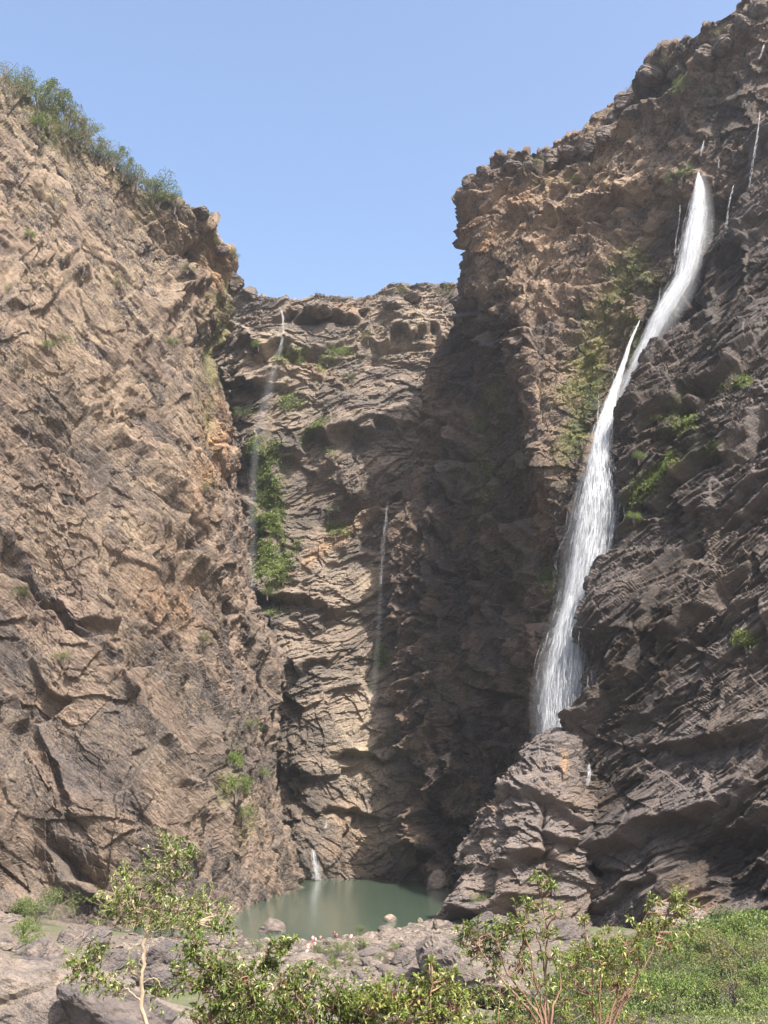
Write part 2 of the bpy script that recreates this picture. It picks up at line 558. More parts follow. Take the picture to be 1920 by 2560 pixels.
cliff('far_cliff', F_net, math.radians(9), M_far, seed=21, along=(1, 0, 0), amp=0.72, fold=12, drybase=0.12, joint=0.7, stretch=2.8,
      feats=[('ledge', 860, 1090, 170, 80, 14, 6), ('ledge', 640, 960, 80, 40, 5, 5), ('ledge', 700, 880, 110, 40, -8, 6), ('ledge', 835, 1325, 175, 55, 34, -12), ('crack', 740, 1250, 120, 90, 30, 8),
             ('ledge', 800, 790, 90, 22, -4, 6), ('bump', 1000, 780, 60, 90, 0, 5), ('ledge', 1000, 855, 120, 26, 8, 5), ('ledge', 740, 1670, 110, 40, 12, 4), ('ledge', 920, 1890, 80, 24, 0, 5),
             ('ledge', 880, 2030, 70, 24, 0, 4), ('crack', 870, 2120, 60, 8, 80, 4), ('crack', 720, 1960, 50, 30, 60, 5), ('ledge', 720, 1500, 150, 50, -12, 6), ('bump', 820, 2140, 60, 70, 0, 3), ('crack', 880, 1250, 140, 40, 36, 4)],
      moss=[(672, 1270, 34, 170, 0, 1.0), (690, 1420, 50, 90, 0, 1.0), (640, 1130, 24, 60, 0, .6), (865, 880, 40, 20, 0, .8), (730, 890, 40, 16, 10, .8), (810, 910, 20, 20, 0, .7), (720, 1000, 40, 26, -20, .7), (800, 1060, 60, 14, 45, .6), (820, 1130, 25, 20, 0, .5), (850, 1330, 30, 30, 45, .6), (950, 1640, 14, 30, 0, 1.0)],
      wet=[(700, 1950, 90, 150, 0, 0.5), (780, 1120, 150, 60, 0, .25), (640, 1650, 60, 80, 0, .4), (780, 790, 90, 40, 0, .6), (1000, 790, 60, 60, 0, .5), (880, 1500, 14, 400, 0, .35), (1020, 1500, 70, 300, 0, .6), (790, 1270, 140, 70, 30, .5)],  # blobs in the mid recess and right-end cast shadow also paint shade
      dry=[(900, 1850, 80, 300, 0, .5), (1000, 820, 100, 60, 0, .9), (700, 880, 90, 60, 0, .6), (900, 1460, 100, 60, 0, .5)],
      tint=[(835, 1352, 160, 16, 34, .6), (770, 920, 80, 20, -20, .4), (880, 770, 120, 20, 0, .3), (860, 2100, 60, 120, 0, .25)])  # first blob paints sunlight along the slanted ledge

# --- right cliff with the shaded side wall of the amphitheatre
R_base = [(13, 366, -9), (26, 340, -9), (38, 322, -9), (37, 296, -9), (38, 276, -9), (50, 266, -9), (75, 256, -9), (110, 245, -9), (180, 190, -9)]
R_rows = [
    [(1020, 2000, 366), (1120, 2000, 345), (1220, 2000, 330), (1305, 2000, 304), (1335, 2000, 281), (1450, 2000, 272), (1600, 2000, 262), (1900, 2000, 250), (2400, 2000, 220)],
    [(990, 1700, 376), (1100, 1700, 356), (1230, 1700, 338), (1335, 1700, 311), (1366, 1700, 286), (1460, 1700, 278), (1600, 1700, 266), (1900, 1700, 252), (2400, 1700, 222)],
    [(968, 1400, 384), (1090, 1400, 366), (1225, 1400, 346), (1345, 1400, 318), (1380, 1400, 291), (1460, 1400, 286), (1600, 1400, 272), (1900, 1400, 255), (2400, 1400, 225)],
    [(1015, 1150, 388), (1110, 1150, 370), (1222, 1150, 352), (1308, 1150, 325), (1340, 1150, 298), (1450, 1150, 292), (1600, 1150, 278), (1900, 1150, 257), (2400, 1150, 228)],
    [(1060, 980, 388), (1140, 960, 374), (1225, 960, 356), (1285, 960, 330), (1315, 960, 304), (1430, 960, 298), (1590, 960, 284), (1900, 960, 260), (2400, 960, 230)],
    [(1110, 860, 384), (1165, 860, 370), (1225, 860, 352), (1285, 860, 330), (1316, 850, 309), (1425, 850, 303), (1590, 840, 289), (1900, 840, 262), (2400, 840, 232)],
    [(1160, 720, 368), (1180, 725, 354), (1208, 730, 337), (1250, 735, 328), (1312, 730, 318), (1430, 700, 311), (1590, 690, 296), (1900, 690, 264), (2400, 690, 234)],
    [(1172, 560, 358), (1190, 560, 345), (1212, 560, 338), (1250, 555, 333), (1320, 550, 327), (1440, 540, 318), (1600, 500, 303), (1900, 400, 266), (2400, 300, 236)],
    [(1178, 495, 348), (1198, 455, 342), (1230, 412, 339), (1270, 402, 335), (1345, 400, 331), (1470, 345, 316), (1610, 195, 296), (1870, 30, 262), (2400, -300, 236)],
]
R_net = net(R_base, R_rows, behind_l=[(10, 12, 0), (40, 30, 0)], tops=[(6, 8, 0.5), (30, 60, -8), (60, 160, -50)])
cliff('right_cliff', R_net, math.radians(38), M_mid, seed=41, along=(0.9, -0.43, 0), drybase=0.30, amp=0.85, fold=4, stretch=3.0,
      feats=[('ledge', 1230, 560, 100, 60, 22, 2), ('bump', 1165, 640, 20, 50, 10, 2), ('ledge', 1250, 836, 75, 40, 4, 4), ('crack', 1500, 520, 160, 20, 22, 5), ('bump', 1340, 1060, 40, 120, 0, 5), ('ledge', 1700, 200, 200, 40, 40, 5),
             ('bump', 1560, 260, 30, 25, 0, 4), ('bump', 1650, 200, 30, 25, 0, 4), ('bump', 1410, 380, 35, 22, 0, 4), ('bump', 1240, 420, 40, 20, 0, 3), ('ledge', 1320, 450, 140, 30, 12, 5), ('ledge', 1510, 560, 80, 22, 20, 4),
             ('crack', 1080, 1300, 260, 16, 80, 5), ('crack', 1180, 1500, 300, 14, 75, 4), ('crack', 1290, 1500, 300, 14, 85, 4), ('bump', 1130, 1650, 40, 200, 0, 4), ('bump', 1050, 1130, 60, 80, 0, 6), ('crack', 1130, 1900, 200, 20, 60, 5)],
      moss=[(1570, 730, 60, 100, -15, 1.0), (1480, 900, 55, 130, -15, 1.0), (1430, 1060, 45, 110, 0, .95), (1540, 880, 40, 60, 0, .6), (1600, 640, 60, 30, -20, .7), (1400, 450, 60, 30, 0, .4), (1200, 1150, 40, 120, 0, .45), (1230, 1000, 30, 80, 0, .4), (1690, 210, 30, 25, 0, .7), (1370, 1450, 26, 40, 0, .8), (1600, 860, 40, 40, 0, .7)],
      wet=[(1180, 1900, 220, 450, 0, 1.0), (1120, 1450, 150, 500, 0, 1.0), (1250, 1300, 80, 400, 0, .9), (1700, 800, 140, 500, -20, .85), (1180, 930, 120, 190, 0, .9), (1850, 300, 130, 200, 0, .8), (1450, 1400, 90, 300, 0, .7), (1290, 410, 170, 45, 10, .7), (1580, 240, 160, 60, 40, .6), (1800, 60, 160, 60, 40, .6), (1125, 620, 20, 160, 0, .7), (1520, 1050, 50, 200, -15, .5)],  # blobs over the side wall and nose edge also paint its shade darker
      dry=[(1350, 680, 170, 240, 30, .75), (1550, 420, 120, 160, 40, .8), (1350, 1050, 50, 120, 0, .4)],
      tint=[(1230, 590, 80, 24, 24, .9), (1200, 560, 50, 20, 24, .6), (1300, 500, 100, 40, 30, .35), (1350, 1250, 20, 90, 0, .5), (1240, 1350, 50, 100, 0, .25), (1480, 1120, 14, 90, -15, .6)])

# --- dark wet layered wall right of the fall
N_base = [(44, 226, -6), (58, 208, -4), (74, 190, 0), (118, 140, 4)]
N_rows = [
    [(1485, 2200, 228), (1620, 2200, 216), (1800, 2200, 204), (2500, 2200, 160)],
    [(1450, 2000, 234), (1600, 2000, 220), (1790, 2000, 206), (2500, 2000, 165)],
    [(1432, 1860, 238), (1570, 1860, 224), (1780, 1860, 210), (2500, 1860, 168)],
    [(1484, 1700, 240), (1600, 1700, 227), (1800, 1700, 212), (2500, 1700, 172)],
    [(1490, 1520, 243), (1610, 1520, 231), (1800, 1520, 215), (2500, 1520, 178)],
    [(1568, 1340, 246), (1665, 1340, 235), (1820, 1340, 220), (2500, 1340, 182)],
    [(1562, 1120, 251), (1675, 1120, 240), (1820, 1120, 225), (2500, 1120, 188)],
    [(1605, 920, 257), (1705, 920, 247), (1840, 920, 232), (2500, 900, 194)],
    [(1728, 755, 263), (1790, 745, 255), (1870, 740, 240), (2500, 680, 200)],
    [(1802, 590, 268), (1840, 580, 260), (1900, 570, 247), (2500, 450, 208)],
    [(1842, 450, 275), (1872, 410, 270), (1930, 360, 256), (2500, 200, 214)],
    [(1870, 300, 281), (1915, 240, 275), (1995, 150, 262), (2500, -50, 222)],
]
N_net = net(N_base, N_rows, behind_l=[(8, 14, -2), (30, 30, -4)], tops=[(15, 20, -4), (30, 60, -30)])
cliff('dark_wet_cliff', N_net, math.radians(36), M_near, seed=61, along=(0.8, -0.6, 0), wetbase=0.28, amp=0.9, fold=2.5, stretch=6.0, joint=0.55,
      octs=((16, 3.0), (6.5, 2.2), (2.8, 1.4), (1.4, 0.8), (0.75, 0.35)),
      feats=[('ledge', 1720, 1180, 260, 60, 38, 6), ('ledge', 1700, 1560, 300, 50, 42, 5), ('ledge', 1650, 2080, 200, 60, 26, 7), ('crack', 1790, 2110, 110, 60, 10, 10), ('ledge', 1800, 1850, 160, 40, 20, 3),
             ('ledge', 1560, 1360, 120, 30, 34, 4), ('ledge', 1750, 960, 200, 40, 35, 5), ('bump', 1700, 2230, 70, 50, 0, 5), ('crack', 1640, 1800, 340, 16, 48, 4), ('bump', 1540, 1600, 70, 90, 0, 3), ('ledge', 1580, 2220, 120, 30, 30, 4),
             ('crack', 1870, 380, 30, 40, 0, 5), ('bump', 1830, 1750, 100, 80, 0, 3), ('ledge', 1780, 2330, 160, 30, 20, 5), ('ledge', 1850, 1230, 100, 20, 38, 4)],
      moss=[(1630, 1200, 120, 26, 42, .9), (1700, 1050, 40, 40, 0, .6), (1780, 1120, 60, 16, 30, .7), (1840, 960, 50, 20, 30, .6), (1870, 1600, 26, 20, 0, 1.0), (1600, 1300, 30, 20, 40, .6), (1690, 1000, 60, 16, 35, .5)],
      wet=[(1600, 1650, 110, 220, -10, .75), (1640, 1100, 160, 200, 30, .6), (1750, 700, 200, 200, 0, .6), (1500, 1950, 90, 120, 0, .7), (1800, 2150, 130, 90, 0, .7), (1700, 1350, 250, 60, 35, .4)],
      dry=[(1820, 1420, 120, 160, 0, .25), (1720, 2260, 60, 50, 0, .8)], tint=[(1480, 1960, 16, 40, -20, .5), (1740, 2250, 50, 40, 0, .5)])

# --- spur below the fall
S_base = [(16, 232, -4), (25, 220, -4), (37, 217, -4), (46, 222, -4), (60, 236, -4)]
S_rows = [
    [(1148, 2215, 236), (1250, 2215, 224), (1370, 2215, 221), (1480, 2215, 226), (1560, 2215, 240)],
    [(1185, 2090, 240), (1270, 2085, 227), (1375, 2085, 223), (1478, 2085, 228), (1560, 2085, 243)],
    [(1232, 2000, 243), (1300, 1985, 230), (1385, 1980, 226), (1476, 1985, 231), (1560, 1985, 246)],
    [(1300, 1950, 247), (1342, 1932, 237), (1405, 1925, 232), (1474, 1930, 236), (1540, 1930, 250)],
    [(1350, 1896, 250), (1368, 1884, 243), (1405, 1876, 239), (1452, 1884, 241), (1500, 1900, 252)],
]
S_net = net(S_base, S_rows, behind_l=[(8, 16, 0), (20, 20, 0)], tops=[(2, 7, 0.3), (3, 10, -6), (6, 20, -20)])
cliff('rock_spur', S_net, math.radians(18), M_spur, seed=83, along=(1, 0.1, 0), amp=0.6, fold=2, drybase=0.1, stretch=1.5,
      octs=((14, 3.0), (6, 1.6), (2.6, 0.9), (1.2, 0.5), (0.7, 0.22)),
      feats=[('ledge', 1320, 2125, 70, 34, 20, 4), ('ledge', 1420, 2100, 90, 20, -25, 2.5), ('crack', 1372, 2120, 130, 8, 88, 3), ('ledge', 1230, 2275, 110, 46, 12, 4), ('crack', 1482, 2120, 200, 10, 88, 4), ('ledge', 1310, 2000, 60, 14, 20, 2)],
      wet=[(1490, 1950, 60, 100, 0, .7)], tint=[(1412, 1905, 8, 30, 0, .7), (1245, 2010, 30, 20, 30, .4), (1450, 2050, 30, 60, 0, .2)], moss=[(1195, 2240, 16, 12, 0, .7)])

# ------------------------------------------------------------------ ground and water
SH_X = [-60, -45, -35, -25, -13, -4, 4, 9, 15, 24, 40]
SH_Y = [222, 220, 217, 212, 211, 219, 236, 246, 256, 262, 262]


def ground_z(x, y, noise=True):
    x = np.asarray(x, float); y = np.asarray(y, float)
    p = np.stack([x.ravel(), y.ravel(), np.zeros(x.size)], 1)
    n1 = fbm(p / 22.0, 501, 4).reshape(x.shape)
    n2 = fbm(p / 5.0, 502, 3).reshape(x.shape)
    near = 23.3 - 0.46 * np.maximum(0, y - 4) - 0.10 * np.maximum(0, 4 - y) * 0
    ysh = np.interp(x, SH_X, SH_Y)
    floor = 0.45 + (1.7 + 1.1 * n1 + 0.45 * n2) * smooth(0, 55, ysh - y)
    z = np.maximum(near + 0.6 * n2, floor)
    bank = 12.6 + (x - 25) * 0.14 + n1 * 1.0 + 0.5 * n2
    edge = 2.0 + 0.1 * np.maximum(0, y - 20)
    bank = bank * smooth(edge, edge + 8, x) * smooth(125, 100, y)
    z = np.maximum(z, bank)
    # wall foot talus at left and right
    z = z + smooth(-45, -80, x) * smooth(150, 210, y) * 4
    # pool
    ys = np.interp(x, SH_X, SH_Y)
    inside = smooth(-3, 5, y - ys + 2.5 * n1)
    z = z * (1 - inside) + (-4) * inside
    # river pocket behind the shrubs
    riv = np.exp(-(((x - 20) / 8.0) ** 2 + ((y - 147) / 15.0) ** 2) * 1.0)
    z = z - 5.5 * riv
    far = smooth(560, 900, np.hypot(x, y))
    return z + far * 60


def axis(lo, hi, dense_lo, dense_hi, fine, coarse):
    a = list(np.arange(lo, dense_lo, coarse)) + list(np.arange(dense_lo, dense_hi, fine)) + list(np.arange(dense_hi, hi + 1, coarse))
    return np.array(a)


gx = axis(-1500, 1500, -80, 80, 0.8, 60)
gy = axis(-900, 2000, 0, 275, 0.8, 60)
X, Y = np.meshgrid(gx, gy)
Z = ground_z(X, Y)
GV = np.stack([X, Y, Z], -1).reshape(-1, 3)
NG = NT('ground_soil')
pos = NG.n('NewGeometry').outputs['Position']
gs, gf = NG.noise(pos, 0.15, 5, 0.6), NG.noise(pos, 1.8, 6, 0.7)
c = NG.mix(NG.ramp(gf, 0.35, 0.65), (0.055, 0.045, 0.036), (0.20, 0.16, 0.125))
c = NG.mix(NG.ramp(gs, 0.5, 0.62, 0, 0.8), c, (0.075, 0.095, 0.03))
bs = NG.n('BsdfPrincipled', Roughness=0.95)
NG.link(c, bs.inputs['Base Color'])
bp = NG.n('Bump', Strength=0.8, Distance=0.5)
NG.link(gf, bp.inputs['Height'])
NG.link(bp.outputs[0], bs.inputs['Normal'])
NG.link(bs.outputs[0], NG.out.inputs[0])
ground = mesh_obj('ground', GV, grid_faces(len(gy), len(gx)), NG.m, smooth_shade=True)
tag(ground, kind='structure')

NW = NT('pool_water')
pos = NW.mapping((0, 0, 0), (1.0, 0.35, 1.0))
w1, w2 = NW.noise(pos, 0.9, 3, 0.6), NW.noise(pos, 5.0, 2, 0.5)
bs = NW.n('BsdfPrincipled', Roughness=0.12)
cw = NW.mix(NW.ramp(NW.noise(pos, 0.03, 3), 0.35, 0.65), (0.045, 0.072, 0.052), (0.062, 0.088, 0.060))
NW.link(cw, bs.inputs['Base Color'])
bp = NW.n('Bump', Strength=0.22, Distance=0.25)
NW.link(NW.math('ADD', w1, NW.math('MULTIPLY', w2, 0.4)), bp.inputs['Height'])
NW.link(bp.outputs[0], bs.inputs['Normal'])
NW.link(bs.outputs[0], NW.out.inputs[0])
wx, wy = np.meshgrid(np.linspace(-75, 75, 30), np.linspace(120, 440, 60))
pool = mesh_obj('water', np.stack([wx, wy, wx * 0], -1).reshape(-1, 3), grid_faces(60, 30), NW.m, smooth_shade=True)
tag(pool, kind='structure')
#@@NEXT@@
# ------------------------------------------------------------------ looking things up on the cliffs
def surf(name, px, py, r=7):
    V, qx, qy, d, N, _a = CLIFFS[name]
    while True:
        m = np.nonzero((np.abs(qx - px) < r) & (np.abs(qy - py) < r))[0]
        if len(m) or r > 60: break
        r *= 1.8
    if not len(m): return None
    i = m[np.argmin(d[m])]
    return V[i], N[i]


def on_ground(px, py, y0=6.0, y1=400.0):
    ys = np.linspace(y0, y1, 1600)
    ox, oy = px - 960.0, 1280.0 - py
    up = FPX * SP + oy * CP; fw = FPX * CP - oy * SP
    z = CAMZ + up * ys / fw
    gz = ground_z(ox * ys / fw, ys)
    k = np.nonzero(z < gz)[0]
    i = k[0] if len(k) else len(ys) - 1
    return np.array([ox * ys[i] / fw, ys[i], gz[i]])


RNG = np.random.default_rng(7)
ORD = ['first', 'second', 'third', 'fourth', 'fifth', 'sixth', 'seventh', 'eighth', 'ninth', 'tenth', 'eleventh', 'twelfth', 'thirteenth', 'fourteenth', 'fifteenth', 'sixteenth', 'seventeenth', 'eighteenth', 'nineteenth', 'twentieth']

# ------------------------------------------------------------------ boulders


def ico(sub):
    bm = bmesh.new()
    bmesh.ops.create_icosphere(bm, subdivisions=sub, radius=1.0)
    V = np.array([v.co[:] for v in bm.verts]); F = np.array([[v.index for v in f.verts] for f in bm.faces])
    bm.free()
    return V, F


ICO = {3: ico(3), 5: ico(5), 6: ico(6)}


def boulder_arrays(seed, sub=5, nplanes=12, rough=0.05, size=(1, 1, 1), dip=0.5, round_=0.075):
    r = np.random.default_rng(seed)
    V, F = ICO[sub]
    V = V.copy()
    n = r.normal(size=(nplanes, 3)); n /= np.linalg.norm(n, axis=1, keepdims=True)
    h = r.uniform(0.5, 0.92, nplanes)
    dots = V @ n.T
    with np.errstate(divide='ignore', invalid='ignore'):
        rr = np.where(dots > 0.05, h / np.maximum(dots, 0.05), 9)
    k = 1 / round_
    R = -np.log(np.exp(-np.minimum(rr, 3) * k).sum(1) + np.exp(-1.05 * k)) / k
    V = V * R[:, None]
    S = np.asarray(size, float)
    W = V * S
    nn = V / np.linalg.norm(V, axis=1, keepdims=True)
    m = S.mean()
    q = W / m
    s = q[:, 2] * math.cos(dip) - q[:, 0] * math.sin(dip)
    t = q[:, 0] * math.cos(dip) + q[:, 2] * math.sin(dip)
    a, c = facets(np.stack([t * 1.6, s * 5, q[:, 1] * 1.6], 1), seed + 1)
    a2, c2 = facets(np.stack([t * 4, s * 13, q[:, 1] * 4], 1), seed + 2)
    W = W + nn * (m * (rough * a + rough * 0.4 * a2 + rough * 0.8 * fbm(q * 2.2, seed, 4)))[:, None]
    return W, F, c


def boulder_obj(loc, size, rotz, seed, sub=5, label=None, group=None, rough=0.05, dip=0.5, nplanes=12, tilt=0.0, name='boulder', dry=0.15, tint=0.0, mat=None):
    V, F, c = boulder_arrays(seed, sub, nplanes, rough, size, dip)
    ca, sa = math.cos(rotz), math.sin(rotz)
    o = mesh_obj(name, V, F, mat or M_bould, attr=dict(cell=c, dry=np.full(len(V), dry), wet=np.zeros(len(V)), moss=np.zeros(len(V)), tint=np.full(len(V), tint)))
    o.location = loc
    o.rotation_euler = (0, tilt, rotz)
    tag(o, label, 'boulder', group)
    return o


def wsize(px_w, Y):
    return px_w * Y / 2680.0


HERO = [  # px, py of centre, Y, half sizes (x,y,z), rotz, seed, rough, dip, tilt, label
    (120, 2545, 118, (23, 13, 7.0), 0.25, 11, .035, .3, 0.10, 'huge smooth pale brown rock slab filling the bottom left corner'),
    (330, 2590, 108, (10, 8, 4.5), 0.0, 12, .04, .2, 0.25, 'low cracked slab right of the huge corner slab, behind the thin trunk'),
    (115, 2392, 168, (3.6, 3, 2.6), 0.3, 13, .06, .9, 0.0, 'round grey boulder with green bush at its left side'),
    (200, 2358, 190, (5.2, 4, 3.2), 0.2, 14, .07, .5, -0.3, 'large striped grey boulder leaning below the left cliff foot'),
    (25, 2385, 178, (4.5, 4, 3.2), 0.5, 15, .06, .4, 0.0, 'grey boulder cut by the left photo edge'),
    (85, 2432, 150, (6, 4, 2.4), -0.2, 16, .05, .3, 0.1, 'low flat boulder just above the huge corner slab'),
    (20, 2310, 205, (5, 4, 2.0), 0.0, 17, .06, .4, 0.1, 'flat brown ledge under the shadowed foot of the left cliff'),
    (285, 2440, 140, (4.6, 4, 4.6), 0.5, 18, .04, .6, 0.0, 'tall grey block directly left of the thin tree trunk'),
    (430, 2400, 160, (3.6, 3, 2.8), 0.1, 19, .05, .8, 0.0, 'dark dome shaped boulder right of the thin tree trunk'),
    (440, 2470, 140, (6.2, 4, 3.2), 0.3, 20, .05, .5, 0.1, 'broad grey boulder behind the leafy shrub, right of the trunk'),
    (585, 2365, 193, (2.9, 2.5, 2.6), 0.6, 21, .05, .9, 0.2, 'pointed grey block on the near shore, left of the centre shrub'),
    (545, 2355, 200, (3.4, 2.5, 1.3), 0.1, 22, .05, .1, 0.0, 'low pale flat rock at the near left shore of the pool'),
    (968, 2350, 196, (3.1, 2.6, 2.0), 0.1, 24, .05, .4, 0.0, 'smooth rounded brown boulder on the shore below the pool'),
    (935, 2378, 182, (3.6, 2.6, 1.7), -0.5, 25, .04, .4, 0.3, 'long pale sloping slab beside the rounded brown boulder'),
    (1092, 2372, 180, (3.5, 2.5, 2.4), 0.0, 26, .03, 0.0, 0.0, 'square grey block split by a vertical crack'),
    (1105, 2330, 215, (3.0, 2.5, 2.2), 0.3, 27, .05, .6, 0.0, 'dark brown boulder against the foot of the rock spur'),
    (1050, 2405, 165, (5.5, 3.5, 2.6), 0.3, 28, .05, .7, 0.1, 'dark jagged boulder in front of the split grey block'),
    (1165, 2460, 146, (7.6, 15, 5.2), 0.10, 29, .04, .5, 0.12, 'long pale grey rock ridge running down beside the dark river water'),
    (960, 2520, 130, (7, 6, 3.2), 0.0, 30, .05, .4, 0.0, 'grey slab left of the long rock ridge, behind the low shrub'),
    (1235, 2330, 205, (5.5, 4, 4.0), 0.2, 31, .07, .5, 0.0, 'dark layered outcrop at the foot of the rock spur'),
    (1400, 2370, 195, (8.5, 5, 4.8), 0.1, 32, .07, .4, 0.1, 'broad dark outcrop below the spur, behind the two reddish shrubs'),
    (1700, 2275, 183, (5.6, 4, 5.0), 0.2, 33, .05, .4, 0.2, 'sunlit pale tan block under the dark overhang on the right'),
    (1600, 2390, 165, (7.5, 4, 3.6), 0.2, 34, .07, .6, -0.3, 'striped brown slab between the overhang and the green slope'),
    (1410, 2440, 170, (8, 4, 2.0), 0.0, 35, .05, .2, 0.0, 'low grey rock bar behind the dark river water'),
    (860, 2400, 172, (2.4, 2, 1.1), 0.0, 36, .06, .3, 0.0, 'small brown slab in the rubble right of the pink shirt person'),
    (752, 2375, 193, (1.9, 1.5, 2.1), 0.2, 37, .05, .9, 0.15, 'dark leaning slab left of the group of people'),
    (812, 2425, 160, (1.7, 1.4, 1.0), 0.2, 38, .04, .3, 0.0, 'small white bleached boulder in the rubble below the people'),
    (780, 2425, 163, (1.3, 1.2, 1.1), 0.2, 39, .04, .3, 0.0, 'small rounded dark grey boulder beside the white boulder'),
]
for px, py, Yh, sz, rz, sd, rg, dp, tl, lb in HERO:
    p = P(px, py, Yh)
    z0 = float(ground_z(p[0], p[1]))
    z = max(min(p[2], z0 + sz[2] * 0.7), z0 - sz[2] * 0.55)
    pale = 1.0 if 'white' in lb or 'tan block' in lb else (0.5 if 'pale' in lb else (0.4 if 'brown' in lb else 0.1))
    boulder_obj((p[0], p[1], z), sz, rz, sd, 6 if sz[0] > 4 else 5, lb, None, rg * 1.5, dp, 10, tl, dry=pale)
for px, py, w, h, sd, lb in [(670, 2330, 7.4, 2.6, 41, 'dark grey flat topped rock standing in the pool near the left shore'),
                             (972, 2303, 5.4, 1.5, 42, 'pale triangular rock in the pool beside the rubble bank'),
                             (1104, 2306, 4.4, 3.6, 43, 'pale sunlit boulder in the pool beside the rock spur'),
                             (1052, 2303, 1.9, 0.7, 44, 'tiny pale rock in the pool between two larger pale rocks'),
                             (1095, 2222, 8.0, 5.5, 45, 'pale wedge of rock at the far waterline under the shaded wall')]:
    p = PZ(px, py, 0.0)
    boulder_obj((p[0], p[1] + 1, 0.0), (w / 2 * 1.15, w / 2.4, h), 0.1 * sd, sd, 5, lb, None, 0.05, 0.3, 9, 0, dry=0.7 if 'pale' in lb else 0.1)

protos = []
for k in range(8):
    V, F, c = boulder_arrays(60 + k, 5 if k < 4 else 3, 10, 0.06, (1, 0.8 + 0.05 * k, 0.7), 0.5)
    me_o = mesh_obj('boulder', V, F, M_bould, attr=dict(cell=c, dry=np.full(len(V), [0, .2, .5, .1, .7, 0, .3, .4][k]), wet=np.zeros(len(V)), moss=np.zeros(len(V)), tint=np.zeros(len(V))))
    protos.append(me_o)
used = set()
LAND = [(680, 2365, 'the pool shore at the dense shrub'), (752, 2375, 'the dark leaning slab'), (785, 2370, 'the group of people'), (816, 2398, 'the person in pink'), (838, 2350, 'the two dark clothed people'), (878, 2352, 'the seated person in pale pink'),
        (903, 2345, 'the bush at the pool edge'), (968, 2350, 'the rounded brown boulder'), (972, 2310, 'the pale triangular pool rock'), (1040, 2320, 'the inner corner of the pool shore'), (1092, 2372, 'the split square block'), (1105, 2330, 'the spur foot'),
        (812, 2430, 'the white bleached boulder'), (850, 2400, 'the taller bank bush'), (905, 2390, 'the bush in the bank middle'), (900, 2430, 'the lower bank middle'), (960, 2400, 'the dark jagged boulder'), (1020, 2440, 'the top of the long rock ridge'), (740, 2430, 'the dense leafy shrub'), (1160, 2420, 'the river water'),
        (585, 2365, 'the pointed grey block'), (440, 2400, 'the dark dome boulder'), (300, 2380, 'the slender tree trunk'), (200, 2380, 'the striped leaning boulder'), (115, 2400, 'the round grey boulder'), (30, 2430, 'the huge corner slab'), (30, 2350, 'the left photo edge')]
cnt = 0
tries = 0
while cnt < 270 and tries < 6000:
    tries += 1
    if cnt < 170:
        px, py = RNG.uniform(650, 1180), 2345 + 110 * RNG.random() ** 0.9
    else:
        px, py = RNG.uniform(-20, 1250), RNG.uniform(2335, 2470)
    p = on_ground(px, py, 100, 300)
    if p[2] < 0.35 or p[1] > 262: continue
    k = int(RNG.integers(0, 8))
    s = float(np.clip(np.exp(RNG.normal(-0.1, 0.5)), 0.4, 3.0))
    o = protos[k] if k not in used else protos[k].copy()
    if k in used: COL.objects.link(o)
    used.add(k)
    o.location = (p[0], p[1], p[2] + 0.1 * s)
    o.scale = (s * RNG.uniform(.8, 1.4), s * RNG.uniform(.8, 1.2), s * RNG.uniform(.6, 1.1))
    o.rotation_euler = (RNG.uniform(-.4, .4), RNG.uniform(-.5, .5), RNG.uniform(0, 6.28))
    big = s > 1.9
    near_ = min(LAND, key=lambda q: (q[0] - px) ** 2 + (2.5 * (q[1] - py)) ** 2)
    tone = ['dark grey', 'grey', 'pale tan', 'dark grey', 'pale tan', 'dark grey', 'brown', 'brown'][k]
    szw = 'small' if s < 0.75 else ('medium' if s < 1.3 else 'large')
    side = 'left of' if px < near_[0] - 14 else ('right of' if px > near_[0] + 14 else ('just below' if py > near_[1] else 'just above'))
    tag(o, '%s %s boulder in the rubble, %s %s' % (szw, tone, side, near_[2]), 'boulder', 'loose boulders in the rubble bank')
    cnt += 1
# pebbles and small stones: more than one could count
V0, F0 = ICO[3]
V0, F0 = ico(1)
PV, PF = [], []
n = 0
xs = RNG.uniform(-48, 24, 9000); ys = RNG.uniform(140, 262, 9000)
zs = ground_z(xs, ys)
ok = zs > 0.1
for x, y, z in zip(xs[ok], ys[ok], zs[ok]):
    s = float(np.clip(np.exp(RNG.normal(-1.2, 0.45)), 0.12, 0.8))
    v = V0 * (RNG.uniform(0.7, 1.15, (len(V0), 1))) * np.array([s * RNG.uniform(.8, 1.5), s, s * .75])
    PV.append(v + (x, y, z)); PF.append(F0 + n); n += len(V0)
PV = np.concatenate(PV); PF = np.concatenate(PF)
rub = mesh_obj('rubble', PV, PF, M_bould, attr=dict(cell=RNG.random(len(PV)), dry=np.repeat(RNG.random(len(PV) // len(V0)), len(V0)), wet=np.zeros(len(PV)), moss=np.zeros(len(PV)), tint=np.zeros(len(PV))))
tag(rub, 'small loose stones strewn between the boulders on the near bank', 'rubble', kind='stuff')

